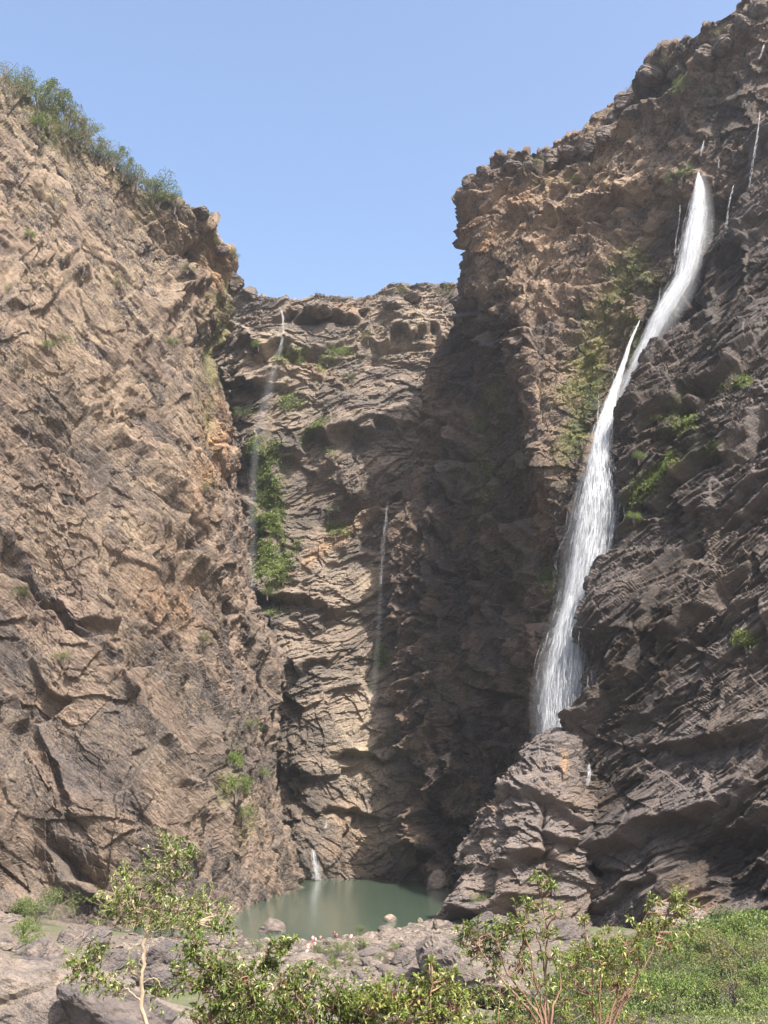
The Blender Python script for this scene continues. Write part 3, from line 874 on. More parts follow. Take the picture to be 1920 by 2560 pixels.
# blocks standing on the cliff rims
CREST = [('right_cliff', 1168, 438, 3.0, 3.4, 'dark rounded block at the very left tip of the right skyline'), ('right_cliff', 1205, 418, 4.2, 3.6, 'wide dark block second from the left on the right skyline'), ('right_cliff', 1275, 412, 3.6, 2.4, 'low block left of the square skyline block'),
         ('right_cliff', 1325, 405, 3.0, 2.6, 'small block leaning on the square skyline block'), ('right_cliff', 1378, 378, 3.6, 4.6, 'square dark block standing up from the right skyline'), ('right_cliff', 1420, 368, 3.2, 3.2, 'block right beside the square skyline block'),
         ('right_cliff', 1465, 352, 3.2, 3.4, 'dark block where the right skyline starts to climb'), ('right_cliff', 1495, 318, 3.0, 4.0, 'beak shaped block jutting over the right skyline'), ('right_cliff', 1528, 285, 3.6, 3.6, 'dark step block above the beak shaped block'),
         ('right_cliff', 1562, 245, 3.8, 4.0, 'broad block in the middle of the climbing skyline'), ('right_cliff', 1625, 185, 4.6, 4.2, 'largest dark block of the climbing skyline'), ('right_cliff', 1690, 175, 3.6, 3.0, 'flat topped block right of the largest skyline block'),
         ('right_cliff', 1752, 120, 4.0, 4.6, 'tall block at the upper right skyline step'), ('right_cliff', 1800, 100, 3.4, 3.0, 'flat block between the two upper right steps'), ('right_cliff', 1852, 50, 3.6, 3.6, 'dark block close below the top right corner'), ('right_cliff', 1893, 22, 3.4, 4.6, 'topmost dark block at the top right corner'),
         ('far_cliff', 800, 756, 6.0, 4.2, 'broad dark block on the left part of the far rim'), ('far_cliff', 910, 762, 3.6, 2.2, 'small block in the low middle of the far rim'), ('far_cliff', 985, 745, 5.4, 4.2, 'dark shouldered block right of the far rim middle'), ('far_cliff', 1030, 728, 5.0, 3.0, 'highest block of the far rim'),
         ('left_cliff', 505, 512, 3.4, 2.8, 'grey block on the corner of the left cliff top'), ('left_cliff', 558, 606, 3.2, 2.8, 'block at the step of the left cliff edge'), ('left_cliff', 598, 690, 3.6, 4.6, 'pointed dark block jutting from the left cliff toward the sky')]
for i, (cn, px, py, w, h, lb) in enumerate(CREST):
    s_ = surf(cn, px, py, 10)
    if s_ is None: continue
    q = s_[0] + np.array([0, 1.2, -0.35 * h])
    boulder_obj(tuple(q), (w * 1.15, w * 1.0, h * 1.0), 0.37 * i, 300 + i, 5, lb, 'blocks on the cliff rims', 0.09, 0.35, 8, 0, name='rock_block', dry=0.1, mat=M_near if cn == 'right_cliff' else (M_far if cn == 'far_cliff' else M_left))

# ------------------------------------------------------------------ foliage


def leaf_material(name, a, b, tip, rough=0.45, trans=0.35):
    N = NT(name)
    pos = N.n('NewGeometry').outputs['Position']
    rnd = N.attr('rnd')
    c = N.mix(rnd, a, b)
    c = N.mix(N.ramp(rnd, 0.84, 0.9), c, tip)
    c = N.mix(N.ramp(N.noise(pos, 0.9, 2), 0.4, 0.65, 0, 0.5), c, a)
    bs = N.n('BsdfPrincipled', Roughness=rough)
    N.link(c, bs.inputs['Base Color'])
    tr = N.n('BsdfTranslucent')
    N.link(c, tr.inputs['Color'])
    mx = N.n('MixShader')
    mx.inputs[0].default_value = trans
    N.link(bs.outputs[0], mx.inputs[1]); N.link(tr.outputs[0], mx.inputs[2])
    N.link(mx.outputs[0], N.out.inputs[0])
    return N.m


def bark_material(name, a, b, scale=8):
    N = NT(name)
    pos = N.mapping((0, 0, 0), (1, 1, .3))
    f = N.noise(pos, scale, 5, 0.65)
    bs = N.n('BsdfPrincipled', Roughness=0.85)
    N.link(N.mix(N.ramp(f, 0.35, 0.65), a, b), bs.inputs['Base Color'])
    bp = N.n('Bump', Strength=0.6, Distance=0.02)
    N.link(f, bp.inputs['Height']); N.link(bp.outputs[0], bs.inputs['Normal'])
    N.link(bs.outputs[0], N.out.inputs[0])
    return N.m


ML_fore = leaf_material('leaf_foreground', (0.075, 0.115, 0.024), (0.21, 0.25, 0.055), (0.48, 0.46, 0.22), 0.35)
ML_young = leaf_material('leaf_young', (0.09, 0.14, 0.028), (0.27, 0.29, 0.065), (0.45, 0.38, 0.14), 0.4)
ML_bush = leaf_material('leaf_bush', (0.06, 0.10, 0.025), (0.15, 0.19, 0.05), (0.26, 0.24, 0.10), 0.6)
ML_olive = leaf_material('leaf_olive', (0.095, 0.10, 0.030), (0.21, 0.195, 0.06), (0.30, 0.24, 0.10), 0.7)
ML_bright = leaf_material('leaf_bright', (0.07, 0.12, 0.022), (0.19, 0.25, 0.05), (0.32, 0.31, 0.10), 0.6)
ML_under = leaf_material('leaf_undergrowth', (0.045, 0.085, 0.02), (0.21, 0.25, 0.06), (0.34, 0.30, 0.13), 0.6)
ML_moss = leaf_material('leaf_moss', (0.10, 0.14, 0.028), (0.26, 0.26, 0.055), (0.34, 0.27, 0.09), 0.8)
MB_pale = bark_material('bark_pale', (0.20, 0.145, 0.095), (0.36, 0.28, 0.19), 14)
MB_red = bark_material('bark_reddish', (0.13, 0.07, 0.045), (0.22, 0.13, 0.085), 14)
MB_grey = bark_material('bark_grey', (0.07, 0.058, 0.045), (0.14, 0.12, 0.095), 2)


def leaf_mesh(C, D, L, W, rng):
    """C centres (n,3) base, D directions, L lengths, W widths -> verts, faces, rnd (folded, drooping lance leaves)"""
    n = len(C)
    D = D / (np.linalg.norm(D, axis=1, keepdims=True) + 1e-9)
    up = np.tile([0, 0, 1.0], (n, 1)) + rng.normal(0, 0.5, (n, 3))
    side = np.cross(D, up); side /= np.linalg.norm(side, axis=1, keepdims=True) + 1e-9
    nor = np.cross(side, D)
    L = np.asarray(L)[:, None]; W = np.asarray(W)[:, None]
    base = C
    m1 = C + D * L * 0.5
    tip = C + D * L - np.array([0, 0, 1.0]) * L * 0.22
    a = m1 + side * W * 0.5 + nor * W * 0.18
    b = m1 - side * W * 0.5 + nor * W * 0.18
    V = np.stack([base, a, tip, b, m1 - nor * W * 0.05], 1).reshape(-1, 3)
    i = np.arange(n)[:, None] * 5
    F = np.concatenate([i + [0, 4, 1], i + [1, 4, 2], i + [2, 4, 3], i + [3, 4, 0]])
    return V, F, np.repeat(rng.random(n), 5)


def tubes(paths, sides=5):
    VV, FF = [], []
    n = 0
    for pts, rad in paths:
        pts = np.asarray(pts, float); rad = np.asarray(rad, float)
        T = np.gradient(pts, axis=0); T /= np.linalg.norm(T, axis=1, keepdims=True) + 1e-9
        ref = np.array([0.31, 0.87, 0.38])
        A = np.cross(T, ref); A /= np.linalg.norm(A, axis=1, keepdims=True) + 1e-9
        B = np.cross(T, A)
        ang = np.linspace(0, 2 * math.pi, sides, endpoint=False)
        ring = pts[:, None, :] + rad[:, None, None] * (np.cos(ang)[None, :, None] * A[:, None, :] + np.sin(ang)[None, :, None] * B[:, None, :])
        k = len(pts)
        VV.append(ring.reshape(-1, 3))
        idx = np.arange(k * sides).reshape(k, sides)
        j = np.roll(idx, -1, axis=1)
        FF.append(np.stack([idx[:-1], j[:-1], j[1:], idx[1:]], -1).reshape(-1, 4) + n)
        n += k * sides
    return np.concatenate(VV), np.concatenate(FF)


def curve(a, b, k, rng, wob):
    t = np.linspace(0, 1, k)[:, None]
    a = np.asarray(a, float); b = np.asarray(b, float)
    mid = (a + b) / 2 + rng.normal(0, wob, 3) + np.array([0, 0, -wob * 0.3])
    return (1 - t) ** 2 * a + 2 * t * (1 - t) * mid + t ** 2 * b


def spline(pts, per=5):
    C = np.array(pts, float)
    ts = np.linspace(0, len(C) - 1 - 1e-6, (len(C) - 1) * per + 1)
    return crspline(len(C), ts) @ C


def woody(name, label, cat, origin, stems, clumps, leaf_mat, bark, leafL=0.10, leafW=0.032, seed=1, twigr=0.004, stem_name='stem', group=None):
    """stems: list of (points, r0, r1) in world; clumps: (centre, radius, twigs, leaves per twig)"""
    rng = np.random.default_rng(seed)
    O = np.asarray(origin, float)
    root = bpy.data.objects.new(name, None); COL.objects.link(root)
    root.location = O
    tag(root, label, cat, group)
    nodes, paths = [], []
    for pts, r0, r1 in stems:
        s = spline(pts)
        s[1:-1] += rng.normal(0, max(r0, .008) * 0.5, s[1:-1].shape)
        rad = np.linspace(r0, r1, len(s))
        v, f = tubes([(s - O, rad)], 6)
        mesh_obj(stem_name, v, f, bark, root, smooth_shade=True)
        nodes.append(s)
    nodes = np.concatenate(nodes)
    C, D = [], []
    for c, r, nt, nl in clumps:
        c = np.asarray(c, float)
        hub = None
        for k in range(nt):
            u = rng.normal(0, 0.5, 3) * r
            u = np.clip(u, -1.15 * r, 1.15 * r)
            e = c + u * np.array([1, 1, 0.8])
            if hub is None or rng.random() < 0.15:
                lo = nodes[nodes[:, 2] < e[2] + 0.1]
                if not len(lo): lo = nodes
                w = np.linalg.norm(lo - c, axis=1)
                st = lo[np.argsort(w)[int(rng.integers(0, min(3, len(lo))))]]
                hub = c + rng.normal(0, 0.15, 3) * r - np.array([0, 0, 0.3 * r])
                paths.append((curve(st, hub, 6, rng, 0.12 * np.linalg.norm(hub - st)), np.linspace(twigr * 2.6, twigr * 1.6, 6)))
            tw = curve(hub, e, 6, rng, 0.25 * r)
            paths.append((tw, np.linspace(twigr * 1.4, twigr * 0.5, 6)))
            d0 = tw[-1] - tw[-2]; d0 /= np.linalg.norm(d0) + 1e-9
            for j in range(nl):
                t = rng.random() ** 0.5
                q = tw[3] * (1 - t) + tw[5] * t if t < .85 else tw[5]
                dd = d0 * 0.8 + rng.normal(0, 0.75, 3) + np.array([0, 0, 0.25])
                C.append(q); D.append(dd)
    v, f = tubes([(p - O, r) for p, r in paths], 4)
    mesh_obj('twigs', v, f, bark, root)
    C = np.array(C) - O; D = np.array(D)
    n = len(C)
    v, f, rnd = leaf_mesh(C, D, leafL * rng.uniform(0.6, 1.25, n), leafW * rng.uniform(0.7, 1.3, n), rng)
    mesh_obj('foliage', v, f, leaf_mat, root, attr=dict(rnd=rnd))
    return root


def Q(px, py, Y): return np.array(P(px, py, Y))


# slender tree at the left
T = 16.0
rg = np.random.default_rng(5)
k2m = T / 2680.0
def cl(px, py, rp, nt, nl, dy=0.0, T_=None):
    T_ = T_ or T
    return (Q(px, py, T_ + dy), rp * T_ / 2680.0, int(nt * MULT[0]), nl + 3)
MULT = [2.3]
tree_cl = [cl(435, 2125, 55, 16, 9), cl(400, 2165, 45, 10, 8), cl(475, 2140, 30, 8, 7), cl(330, 2185, 50, 10, 7, .2), cl(300, 2235, 60, 14, 8, -.2), cl(270, 2270, 45, 10, 7), cl(350, 2250, 55, 12, 8), cl(400, 2215, 45, 9, 7, .2),
           cl(440, 2265, 55, 14, 8), cl(500, 2265, 55, 15, 8, .2), cl(540, 2290, 45, 12, 8), cl(480, 2310, 45, 10, 7, -.2), cl(400, 2290, 45, 10, 7), cl(330, 2300, 40, 8, 6), cl(555, 2325, 25, 5, 6), cl(455, 2185, 30, 6, 6),
           cl(200, 2400, 45, 14, 8), cl(240, 2440, 45, 12, 8), cl(180, 2440, 30, 6, 7), cl(290, 2470, 40, 9, 7), cl(400, 2480, 40, 9, 7, .3), cl(240, 2375, 30, 8, 7), cl(330, 2415, 30, 5, 5)]
woody('slender_tree', 'slender pale trunked tree with airy crown standing at the lower left', 'tree', P(378, 2700, T),
      [([P(378, 2700, T), P(372, 2600, T), P(356, 2500, T), P(355, 2430, T), P(363, 2345, T), P(372, 2315, T), P(395, 2260, T), P(410, 2230, T)], 0.036, 0.024),
       ([P(410, 2230, T), P(425, 2195, T), P(430, 2160, T), P(440, 2120, T)], 0.02, 0.006),
       ([P(366, 2345, T), P(385, 2328, T), P(430, 2320, T - .1), P(500, 2305, T - .1)], 0.015, 0.005),
       ([P(362, 2325, T), P(345, 2290, T), P(320, 2260, T + .1), P(295, 2230, T + .1)], 0.011, 0.004),
       ([P(350, 2500, T), P(328, 2482, T), P(300, 2460, T), P(250, 2430, T + .1), P(205, 2410, T + .1)], 0.014, 0.005),
       ([P(350, 2470, T), P(352, 2460, T), P(385, 2445, T), P(405, 2470, T)], 0.012, 0.006),
       ([P(385, 2275, T), P(420, 2265, T), P(460, 2262, T + .2), P(520, 2275, T + .2)], 0.011, 0.004)],
      tree_cl, ML_fore, MB_pale, 0.085, 0.028, seed=6, twigr=0.0042, stem_name='branch')


def shrub(label, base, Y, tips, clumps, seed, mat=ML_fore, bark=MB_red, r0=0.02, leafL=0.075, leafW=0.025):
    b = Q(base[0], base[1], Y)
    stems = []
    r = np.random.default_rng(seed)
    for tx, ty in tips:
        e = Q(tx, ty, Y + r.uniform(-.3, .3))
        m1 = b + (e - b) * .35 + np.array([(e[0] - b[0]) * -0.08, 0, 0.06]); m2 = b + (e - b) * .7 + r.normal(0, .05, 3)
        stems.append(([b + r.normal(0, .03, 3), m1, m2, e], r0, r0 * 0.35))
    woody('shrub', label, 'shrub', b, stems, [cl(*c[:5], c[5] if len(c) > 5 else 0, Y) for c in clumps], mat, bark, leafL, leafW, seed)


shrub('dense leafy shrub in the foreground right of the slender tree', (600, 2720), 13,
      [(540, 2420), (620, 2440), (700, 2460), (480, 2540), (670, 2360)],
      [(540, 2400, 60, 22, 9), (500, 2450, 55, 16, 9), (600, 2430, 60, 22, 9), (660, 2410, 45, 16, 9, .2), (700, 2365, 30, 9, 8), (730, 2345, 20, 5, 7), (480, 2380, 40, 10, 8), (560, 2480, 60, 22, 9), (640, 2490, 60, 22, 9), (520, 2540, 55, 22, 9), (600, 2550, 60, 24, 9), (450, 2420, 35, 8, 7), (490, 2350, 30, 6, 7), (680, 2550, 55, 22, 9)], 101)
shrub('low spreading shrub at the bottom centre of the foreground', (820, 2760), 12.5,
      [(740, 2480), (820, 2500), (900, 2490), (700, 2440)],
      [(720, 2450, 50, 15, 9), (750, 2500, 60, 24, 9), (820, 2490, 60, 22, 9), (880, 2500, 55, 22, 9), (760, 2560, 70, 28, 9), (850, 2560, 70, 28, 9), (780, 2430, 30, 7, 8), (700, 2540, 50, 18, 9), (920, 2550, 50, 20, 9), (930, 2480, 35, 9, 8)], 102)
shrub('leafy shrub in front of the long rock ridge with one tall sprig', (1060, 2780), 12,
      [(980, 2480), (1060, 2430), (1120, 2500), (1080, 2400)],
      [(980, 2480, 55, 20, 9), (1040, 2490, 55, 20, 9), (1085, 2465, 40, 13, 9), (1000, 2550, 70, 28, 9), (1090, 2545, 60, 26, 9), (1075, 2405, 16, 5, 7), (1130, 2500, 45, 15, 8), (1160, 2555, 50, 18, 8), (940, 2520, 50, 16, 9), (1110, 2440, 30, 7, 8)], 103, ML_young)
MULT[0] = 1.5
shrub('upright reddish stemmed shrub with tall leader in front of the spur', (1375, 2640), 13,
      [(1350, 2200), (1300, 2400), (1240, 2350), (1190, 2360), (1340, 2330), (1400, 2380), (1310, 2310)],
      [(1350, 2195, 22, 8, 8), (1375, 2215, 12, 4, 6), (1340, 2260, 26, 5, 6), (1310, 2290, 40, 12, 8), (1260, 2320, 45, 16, 8), (1210, 2330, 45, 14, 8), (1165, 2330, 30, 8, 8), (1240, 2370, 45, 13, 8, .2), (1310, 2350, 45, 12, 8), (1370, 2320, 35, 8, 7), (1390, 2280, 26, 5, 6), (1180, 2385, 35, 8, 7), (1290, 2420, 45, 10, 7), (1380, 2390, 45, 10, 7), (1150, 2350, 20, 4, 7), (1240, 2430, 40, 7, 7), (1350, 2460, 45, 8, 7)], 104, ML_fore, MB_red, 0.018, 0.08, 0.023)
shrub('spreading reddish stemmed shrub with yellow topped leader on the right', (1500, 2680), 14,
      [(1680, 2240), (1600, 2400), (1500, 2400), (1460, 2300), (1650, 2330), (1560, 2380), (1620, 2280)],
      [(1685, 2232, 30, 10, 8), (1635, 2250, 20, 6, 7), (1690, 2270, 35, 8, 6), (1730, 2270, 28, 6, 6), (1660, 2310, 40, 12, 8), (1610, 2320, 45, 14, 8), (1560, 2350, 45, 14, 8), (1500, 2350, 45, 12, 8), (1460, 2300, 14, 5, 7), (1460, 2370, 45, 12, 8), (1430, 2400, 40, 9, 7), (1520, 2400, 45, 12, 8), (1590, 2390, 40, 10, 8), (1680, 2360, 35, 9, 8), (1440, 2450, 45, 10, 8), (1540, 2450, 50, 12, 8), (1480, 2500, 50, 10, 8), (1730, 2320, 26, 6, 7), (1400, 2500, 40, 8, 7)], 105, ML_young, MB_red, 0.017, 0.08, 0.023)

shrub('loose green shrub between the ridge shrub and the upright reddish shrub', (1220, 2860), 20,
      [(1180, 2480), (1250, 2470), (1300, 2500)],
      [(1180, 2500, 40, 14, 8), (1230, 2480, 45, 16, 8), (1290, 2500, 45, 16, 8), (1200, 2550, 50, 18, 8), (1270, 2555, 50, 18, 8), (1330, 2540, 45, 14, 8), (1150, 2550, 35, 10, 8)], 106, ML_fore, MB_red, 0.02, 0.1, 0.032)
shrub('loose yellow green shrub low behind the two reddish stemmed shrubs', (1430, 2860), 24,
      [(1400, 2460), (1480, 2450), (1560, 2470)],
      [(1390, 2470, 40, 14, 8), (1440, 2440, 40, 14, 8), (1500, 2450, 45, 16, 8), (1560, 2470, 45, 16, 8), (1420, 2530, 50, 18, 8), (1500, 2530, 50, 18, 8), (1580, 2540, 50, 16, 8), (1620, 2480, 35, 9, 8)], 107, ML_young, MB_red, 0.02, 0.11, 0.036)
# right bank: undergrowth too dense to count
NB = 230000
xs = RNG.uniform(2, 60, NB * 2); ys = RNG.uniform(12, 122, NB * 2)
zs = ground_z(xs, ys)
m = (xs > 2 + 0.1 * np.maximum(0, ys - 20)) & (RNG.random(len(xs)) < 0.35 + 0.65 * (ys / 122))
p_ = np.stack([xs, ys, zs], 1)[m][:NB]
cov = fbm(p_ * [1 / 4.0, 1 / 4.0, 0], 881, 3)
hgt = np.clip(0.7 + 1.7 * cov, 0.08, 3.0)
keep = cov > -0.85
p_, hgt = p_[keep], hgt[keep]
p_[:, 2] += RNG.random(len(p_)) ** 0.7 * hgt
D = RNG.normal(0, 1, p_.shape) + [0, 0, 0.5]
sc_ = 0.10 + 0.0022 * p_[:, 1]
v, f, rnd = leaf_mesh(p_, D, sc_ * RNG.uniform(.6, 1.3, len(p_)), sc_ * 0.42 * RNG.uniform(.6, 1.3, len(p_)), RNG)
cl_ = np.repeat(np.clip(0.42 + 1.1 * fbm(p_ * [1 / 7.0, 1 / 7.0, 1 / 7.0], 883, 2), 0, 1), 5)
und = mesh_obj('undergrowth', v, f, ML_under, attr=dict(rnd=np.clip(rnd * .35 + cl_ * .6, 0, 1)))
tag(und, 'light green leafy undergrowth covering the slope at the lower right', 'undergrowth', kind='stuff')

# bush prototypes for mid and far distance


def bush_proto(seed, H, W, nl, ls, mat, trunk_h=0.3, airy=0.0, nblob=9):
    r = np.random.default_rng(seed)
    cs = r.normal(0, 0.42, (nblob, 3)) * [W, W, H * 0.45] + [0, 0, H * (0.5 + trunk_h * 0.5)]
    rad = r.uniform(0.22, 0.42, nblob) * min(W, H)
    k = r.integers(0, nblob, nl)
    u = r.normal(size=(nl, 3)); u /= np.linalg.norm(u, axis=1, keepdims=True)
    C = cs[k] + u * (rad[k] * r.uniform(0.35, 1.1, nl) ** 0.6)[:, None] * [1.1, 1.1, 0.8]
    C[:, 2] = np.maximum(C[:, 2], 0.03 * H)
    if airy: C = C[r.random(nl) > airy]
    n = len(C)
    v, f, rnd = leaf_mesh(C, r.normal(size=(n, 3)) + u[:n] * 0.5, ls * r.uniform(.6, 1.4, n), ls * 0.5 * r.uniform(.7, 1.3, n), r)
    paths = []
    for j in range(nblob):
        b0 = np.array([0, 0, -0.25 * H])
        mid = np.array([cs[j][0] * 0.25, cs[j][1] * 0.25, cs[j][2] * 0.5])
        paths.append((np.array([b0 + r.normal(0, .03, 3) * H, mid, cs[j], cs[j] + (cs[j] - mid) * 0.35]), np.array([0.028, 0.02, 0.012, 0.004]) * H))
    tv, tf = tubes(paths, 4)
    return (v, f, rnd, tv, tf, mat)


def bush_thing(pr, name, loc, scale, rz, label, cat, group=None, cache={}):
    key = id(pr)
    root = bpy.data.objects.new(name, None); COL.objects.link(root)
    root.location = loc; root.rotation_euler = (0, 0, rz); root.scale = (scale,) * 3
    tag(root, label, cat, group)
    if key not in cache:
        v, f, rnd, tv, tf, mat = pr
        a = mesh_obj('foliage', v, f, mat, root, attr=dict(rnd=rnd)) if len(v) else None
        b = mesh_obj('trunk', tv, tf, MB_grey, root)
        cache[key] = (a, b)
    else:
        for src in cache[key]:
            if src is None: continue
            c_ = src.copy(); COL.objects.link(c_); c_.parent = root
    return root


BP = dict(
    green=bush_proto(201, 1.0, 1.0, 1500, 0.075, ML_bush, 0.2),
    green2=bush_proto(202, 1.0, 0.85, 1400, 0.08, ML_bright, 0.15),
    olive=bush_proto(203, 1.0, 0.95, 1100, 0.075, ML_olive, 0.3, 0.25, 11),
    olive2=bush_proto(204, 1.0, 0.7, 900, 0.08, ML_olive, 0.5, 0.3, 8),
    tree=bush_proto(205, 1.0, 0.65, 1300, 0.07, ML_bush, 0.6, 0.2, 8),
    thin=bush_proto(206, 1.0, 0.6, 260, 0.06, ML_olive, 0.6, 0.3, 9))
BP_bare = bush_proto(207, 1.0, 0.6, 40, 0.03, ML_olive, 0.6, 0.5, 12)
BP['bare'] = BP_bare

# skyline of the left cliff, from the photo's left edge downhill
SKY_L = [(-10, 215, 9, 'olive'), (12, 190, 10, 'thin'), (25, 215, 8, 'olive'), (48, 225, 8, 'green'), (62, 205, 9, 'thin'), (80, 235, 10, 'green'), (102, 262, 11, 'green'), (118, 240, 14, 'tree'), (140, 262, 12, 'olive2'), (158, 270, 13, 'tree'), (165, 300, 9, 'olive'),
         (190, 280, 14, 'tree'), (205, 300, 12, 'olive2'), (222, 318, 10, 'olive'), (240, 310, 11, 'olive2'), (252, 325, 11, 'tree'), (268, 345, 9, 'olive'), (285, 352, 9, 'olive'), (302, 372, 8, 'green'), (322, 375, 11, 'tree'), (340, 395, 10, 'tree'), (355, 412, 8, 'green'),
         (330, 450, 9, 'olive'), (362, 445, 9, 'olive2'), (378, 465, 9, 'green'), (398, 470, 12, 'green'), (405, 500, 9, 'green'), (425, 492, 7, 'green'), (440, 510, 5, 'thin'), (295, 420, 8, 'olive'), (250, 385, 8, 'olive'), (210, 350, 9, 'olive'),
         (170, 335, 7, 'green'), (105, 300, 6, 'green2'), (130, 318, 8, 'green'), (522, 530, 4.5, 'green'), (590, 640, 4, 'green'), (185, 375, 5, 'olive')]
COLW = dict(olive='dull olive bush', olive2='airy olive tree', green='dark green bush', green2='bright green bush', tree='round crowned green tree', thin='thin half bare tree', bare='leafless grey tree')
for i, (px, py, h, kd) in enumerate(SKY_L):
    s_ = surf('left_cliff', px, py + 10, 12)
    if s_ is None: continue
    loc = s_[0] + s_[1] * -0.5 + np.array([0, 0, -0.5])
    where = ORD[i] if i < 20 else ORD[i - 20]
    lab = '%s, %s %s along the top of the left cliff' % (COLW[kd], where, 'from the left edge' if i < 20 else 'of the lower group')
    bush_thing(BP[kd], 'tree' if kd in ('tree', 'olive2', 'thin') else 'bush', loc, h * 0.72, RNG.uniform(0, 6.28), lab, 'tree' if kd in ('tree', 'olive2', 'thin') else 'bush', 'trees and bushes along the left cliff top')

CLB = [('left_cliff', 145, 510, 5.5, 'olive', 'olive bush on the upper left cliff below the treeline'), ('left_cliff', 75, 590, 4, 'green2', 'small green bush on a dark ledge near the left edge, upper left cliff'),
       ('left_cliff', 330, 560, 5, 'olive', 'olive bush on the cliff right below the big skyline trees'), ('left_cliff', 300, 705, 3.5, 'green', 'green bush in the middle of the upper left cliff'),
       ('left_cliff', 120, 865, 3.5, 'green2', 'bright green bush low on the tan part of the left cliff'), ('left_cliff', 168, 845, 3.5, 'green', 'green bush just right of the bright green one on the left cliff'),
       ('left_cliff', 433, 852, 4, 'green2', 'green bush at the foot of the dark vertical cleft in the left cliff'), ('left_cliff', 465, 680, 3.5, 'green', 'bush beside the jutting dark block of the left cliff'),
       ('left_cliff', 535, 615, 3.2, 'green', 'small bush on the orange shoulder of the left cliff'), ('left_cliff', 17, 720, 3, 'green', 'bush at the left photo edge on the left cliff'),
       ('left_cliff', 50, 1480, 3, 'green', 'small bush low on the left cliff near the left edge'), ('left_cliff', 155, 1640, 3.5, 'green', 'small bush on the grey lower left cliff'),
       ('left_cliff', 505, 1600, 5, 'olive', 'olive bush in the cleft of the lower left cliff'), ('left_cliff', 630, 1815, 4, 'green', 'upper bush on the right flank of the left cliff'),
       ('left_cliff', 660, 1930, 4.5, 'green', 'middle bush on the right flank of the left cliff'), ('left_cliff', 575, 1900, 6, 'green2', 'upper part bright green shrub in the cleft right of the left wall'),
       ('left_cliff', 585, 1965, 7, 'green2', 'largest bright green shrub in the cleft right of the left wall'), ('left_cliff', 605, 2030, 5, 'green2', 'lowest bright green shrub in the cleft right of the left wall'),
       ('left_cliff', 520, 1220, 4, 'olive', 'olive bush beside the pinkish face of the left cliff'),
       ('far_cliff', 745, 905, 5.5, 'green', 'dark green bush under the rim of the far cliff'), ('far_cliff', 865, 880, 7, 'green2', 'big bright bush in the upper middle of the far cliff'), ('far_cliff', 915, 850, 6, 'olive', 'olive bush right of the big bright bush on the far cliff'),
       ('far_cliff', 812, 905, 5.5, 'green', 'dark bush left of the big bright bush on the far cliff'), ('far_cliff', 640, 860, 5.5, 'green2', 'bush at the top left of the far cliff beside the thin fall'), ('far_cliff', 880, 940, 4, 'green', 'small bush below the big bright bush on the far cliff'),
       ('far_cliff', 610, 1030, 8, 'green', 'large dark bush on the left side of the far cliff'), ('far_cliff', 720, 1010, 6, 'green', 'wide bush on the dark band of the far cliff'), ('far_cliff', 845, 1330, 5, 'green2', 'bush on the shaded slope of the far cliff above the slanted ledge'),
       ('far_cliff', 835, 1275, 4, 'green', 'small dark bush higher on the shaded slope of the far cliff'), ('far_cliff', 955, 1645, 6, 'green', 'green bush at the edge of the big cast shadow'), ('far_cliff', 930, 1715, 3, 'green', 'tiny bush below the shadow edge bush'),
       ('far_cliff', 680, 1240, 4.5, 'green2', 'uppermost bush of the green strip on the far cliff'), ('far_cliff', 690, 1330, 5.5, 'green2', 'broad bush in the green strip on the far cliff'), ('far_cliff', 660, 1400, 5, 'green2', 'left bush in the middle of the green strip'),
       ('far_cliff', 672, 1475, 5.5, 'green2', 'lowest bush of the green strip on the far cliff'), ('far_cliff', 705, 1450, 4.5, 'green', 'darker bush right of the lowest strip bush'), ('far_cliff', 650, 1300, 4, 'green', 'dark bush at the left of the green strip'),
       ('right_cliff', 1700, 210, 5, 'green', 'green bush in the gap of the right skyline blocks'), ('right_cliff', 1370, 1440, 5, 'green', 'dark green bush left of the lower main fall'), ('right_cliff', 1700, 445, 6, 'green', 'green bush just left of the top of the main fall'),
       ('right_cliff', 1230, 1180, 5, 'green', 'shaded bush on the dark amphitheatre wall'), ('right_cliff', 1205, 1060, 5, 'green', 'upper shaded bush on the dark amphitheatre wall'),
       ('dark_wet_cliff', 1855, 1605, 5, 'green2', 'lone bright green bush on the dark layered wall at the right'), ('dark_wet_cliff', 1590, 1150, 4, 'green2', 'small bright bush close right of the main fall'),
       ('dark_wet_cliff', 1640, 1050, 4, 'green2', 'bright bush on the dark ledge upper right of the fall'), ('dark_wet_cliff', 1585, 1300, 3.5, 'green2', 'lowest small bush on the green ledge right of the fall'),
       ('rock_spur', 1195, 2245, 3.4, 'green', 'small pale green bush on the left side of the rock spur')]
for cn, px, py, h, kd, lab in CLB:
    s_ = surf(cn, px, py)
    if s_ is None: continue
    bush_thing(BP[kd], 'bush', s_[0] - s_[1] * 0.1 * h - np.array([0, 0, 0.35 * h]), h * 0.8, RNG.uniform(0, 6.28), lab, 'bush', 'bushes rooted in the cliff faces')
RIM = [(790, 738, 5.5, 'bare', 'leafless small tree on the left part of the far rim'), (775, 748, 4, 'olive', 'low bush beside the leafless tree on the far rim'), (975, 722, 4.5, 'bare', 'leafless small tree near the middle right of the far rim'),
       (1005, 715, 4.5, 'olive', 'small bush on top of the highest far rim block'), (1115, 722, 7, 'olive2', 'bushy grey tree where the far rim meets the right cliff')]
for px, py, h, kd, lab in RIM:
    s_ = surf('far_cliff', px, py + 14, 10)
    if s_ is None: continue
    bush_thing(BP[kd], 'tree' if kd != 'olive' else 'bush', s_[0] + [0, 1, 0.2], h, RNG.uniform(0, 6), lab, 'tree' if kd != 'olive' else 'bush', 'plants on the far rim')
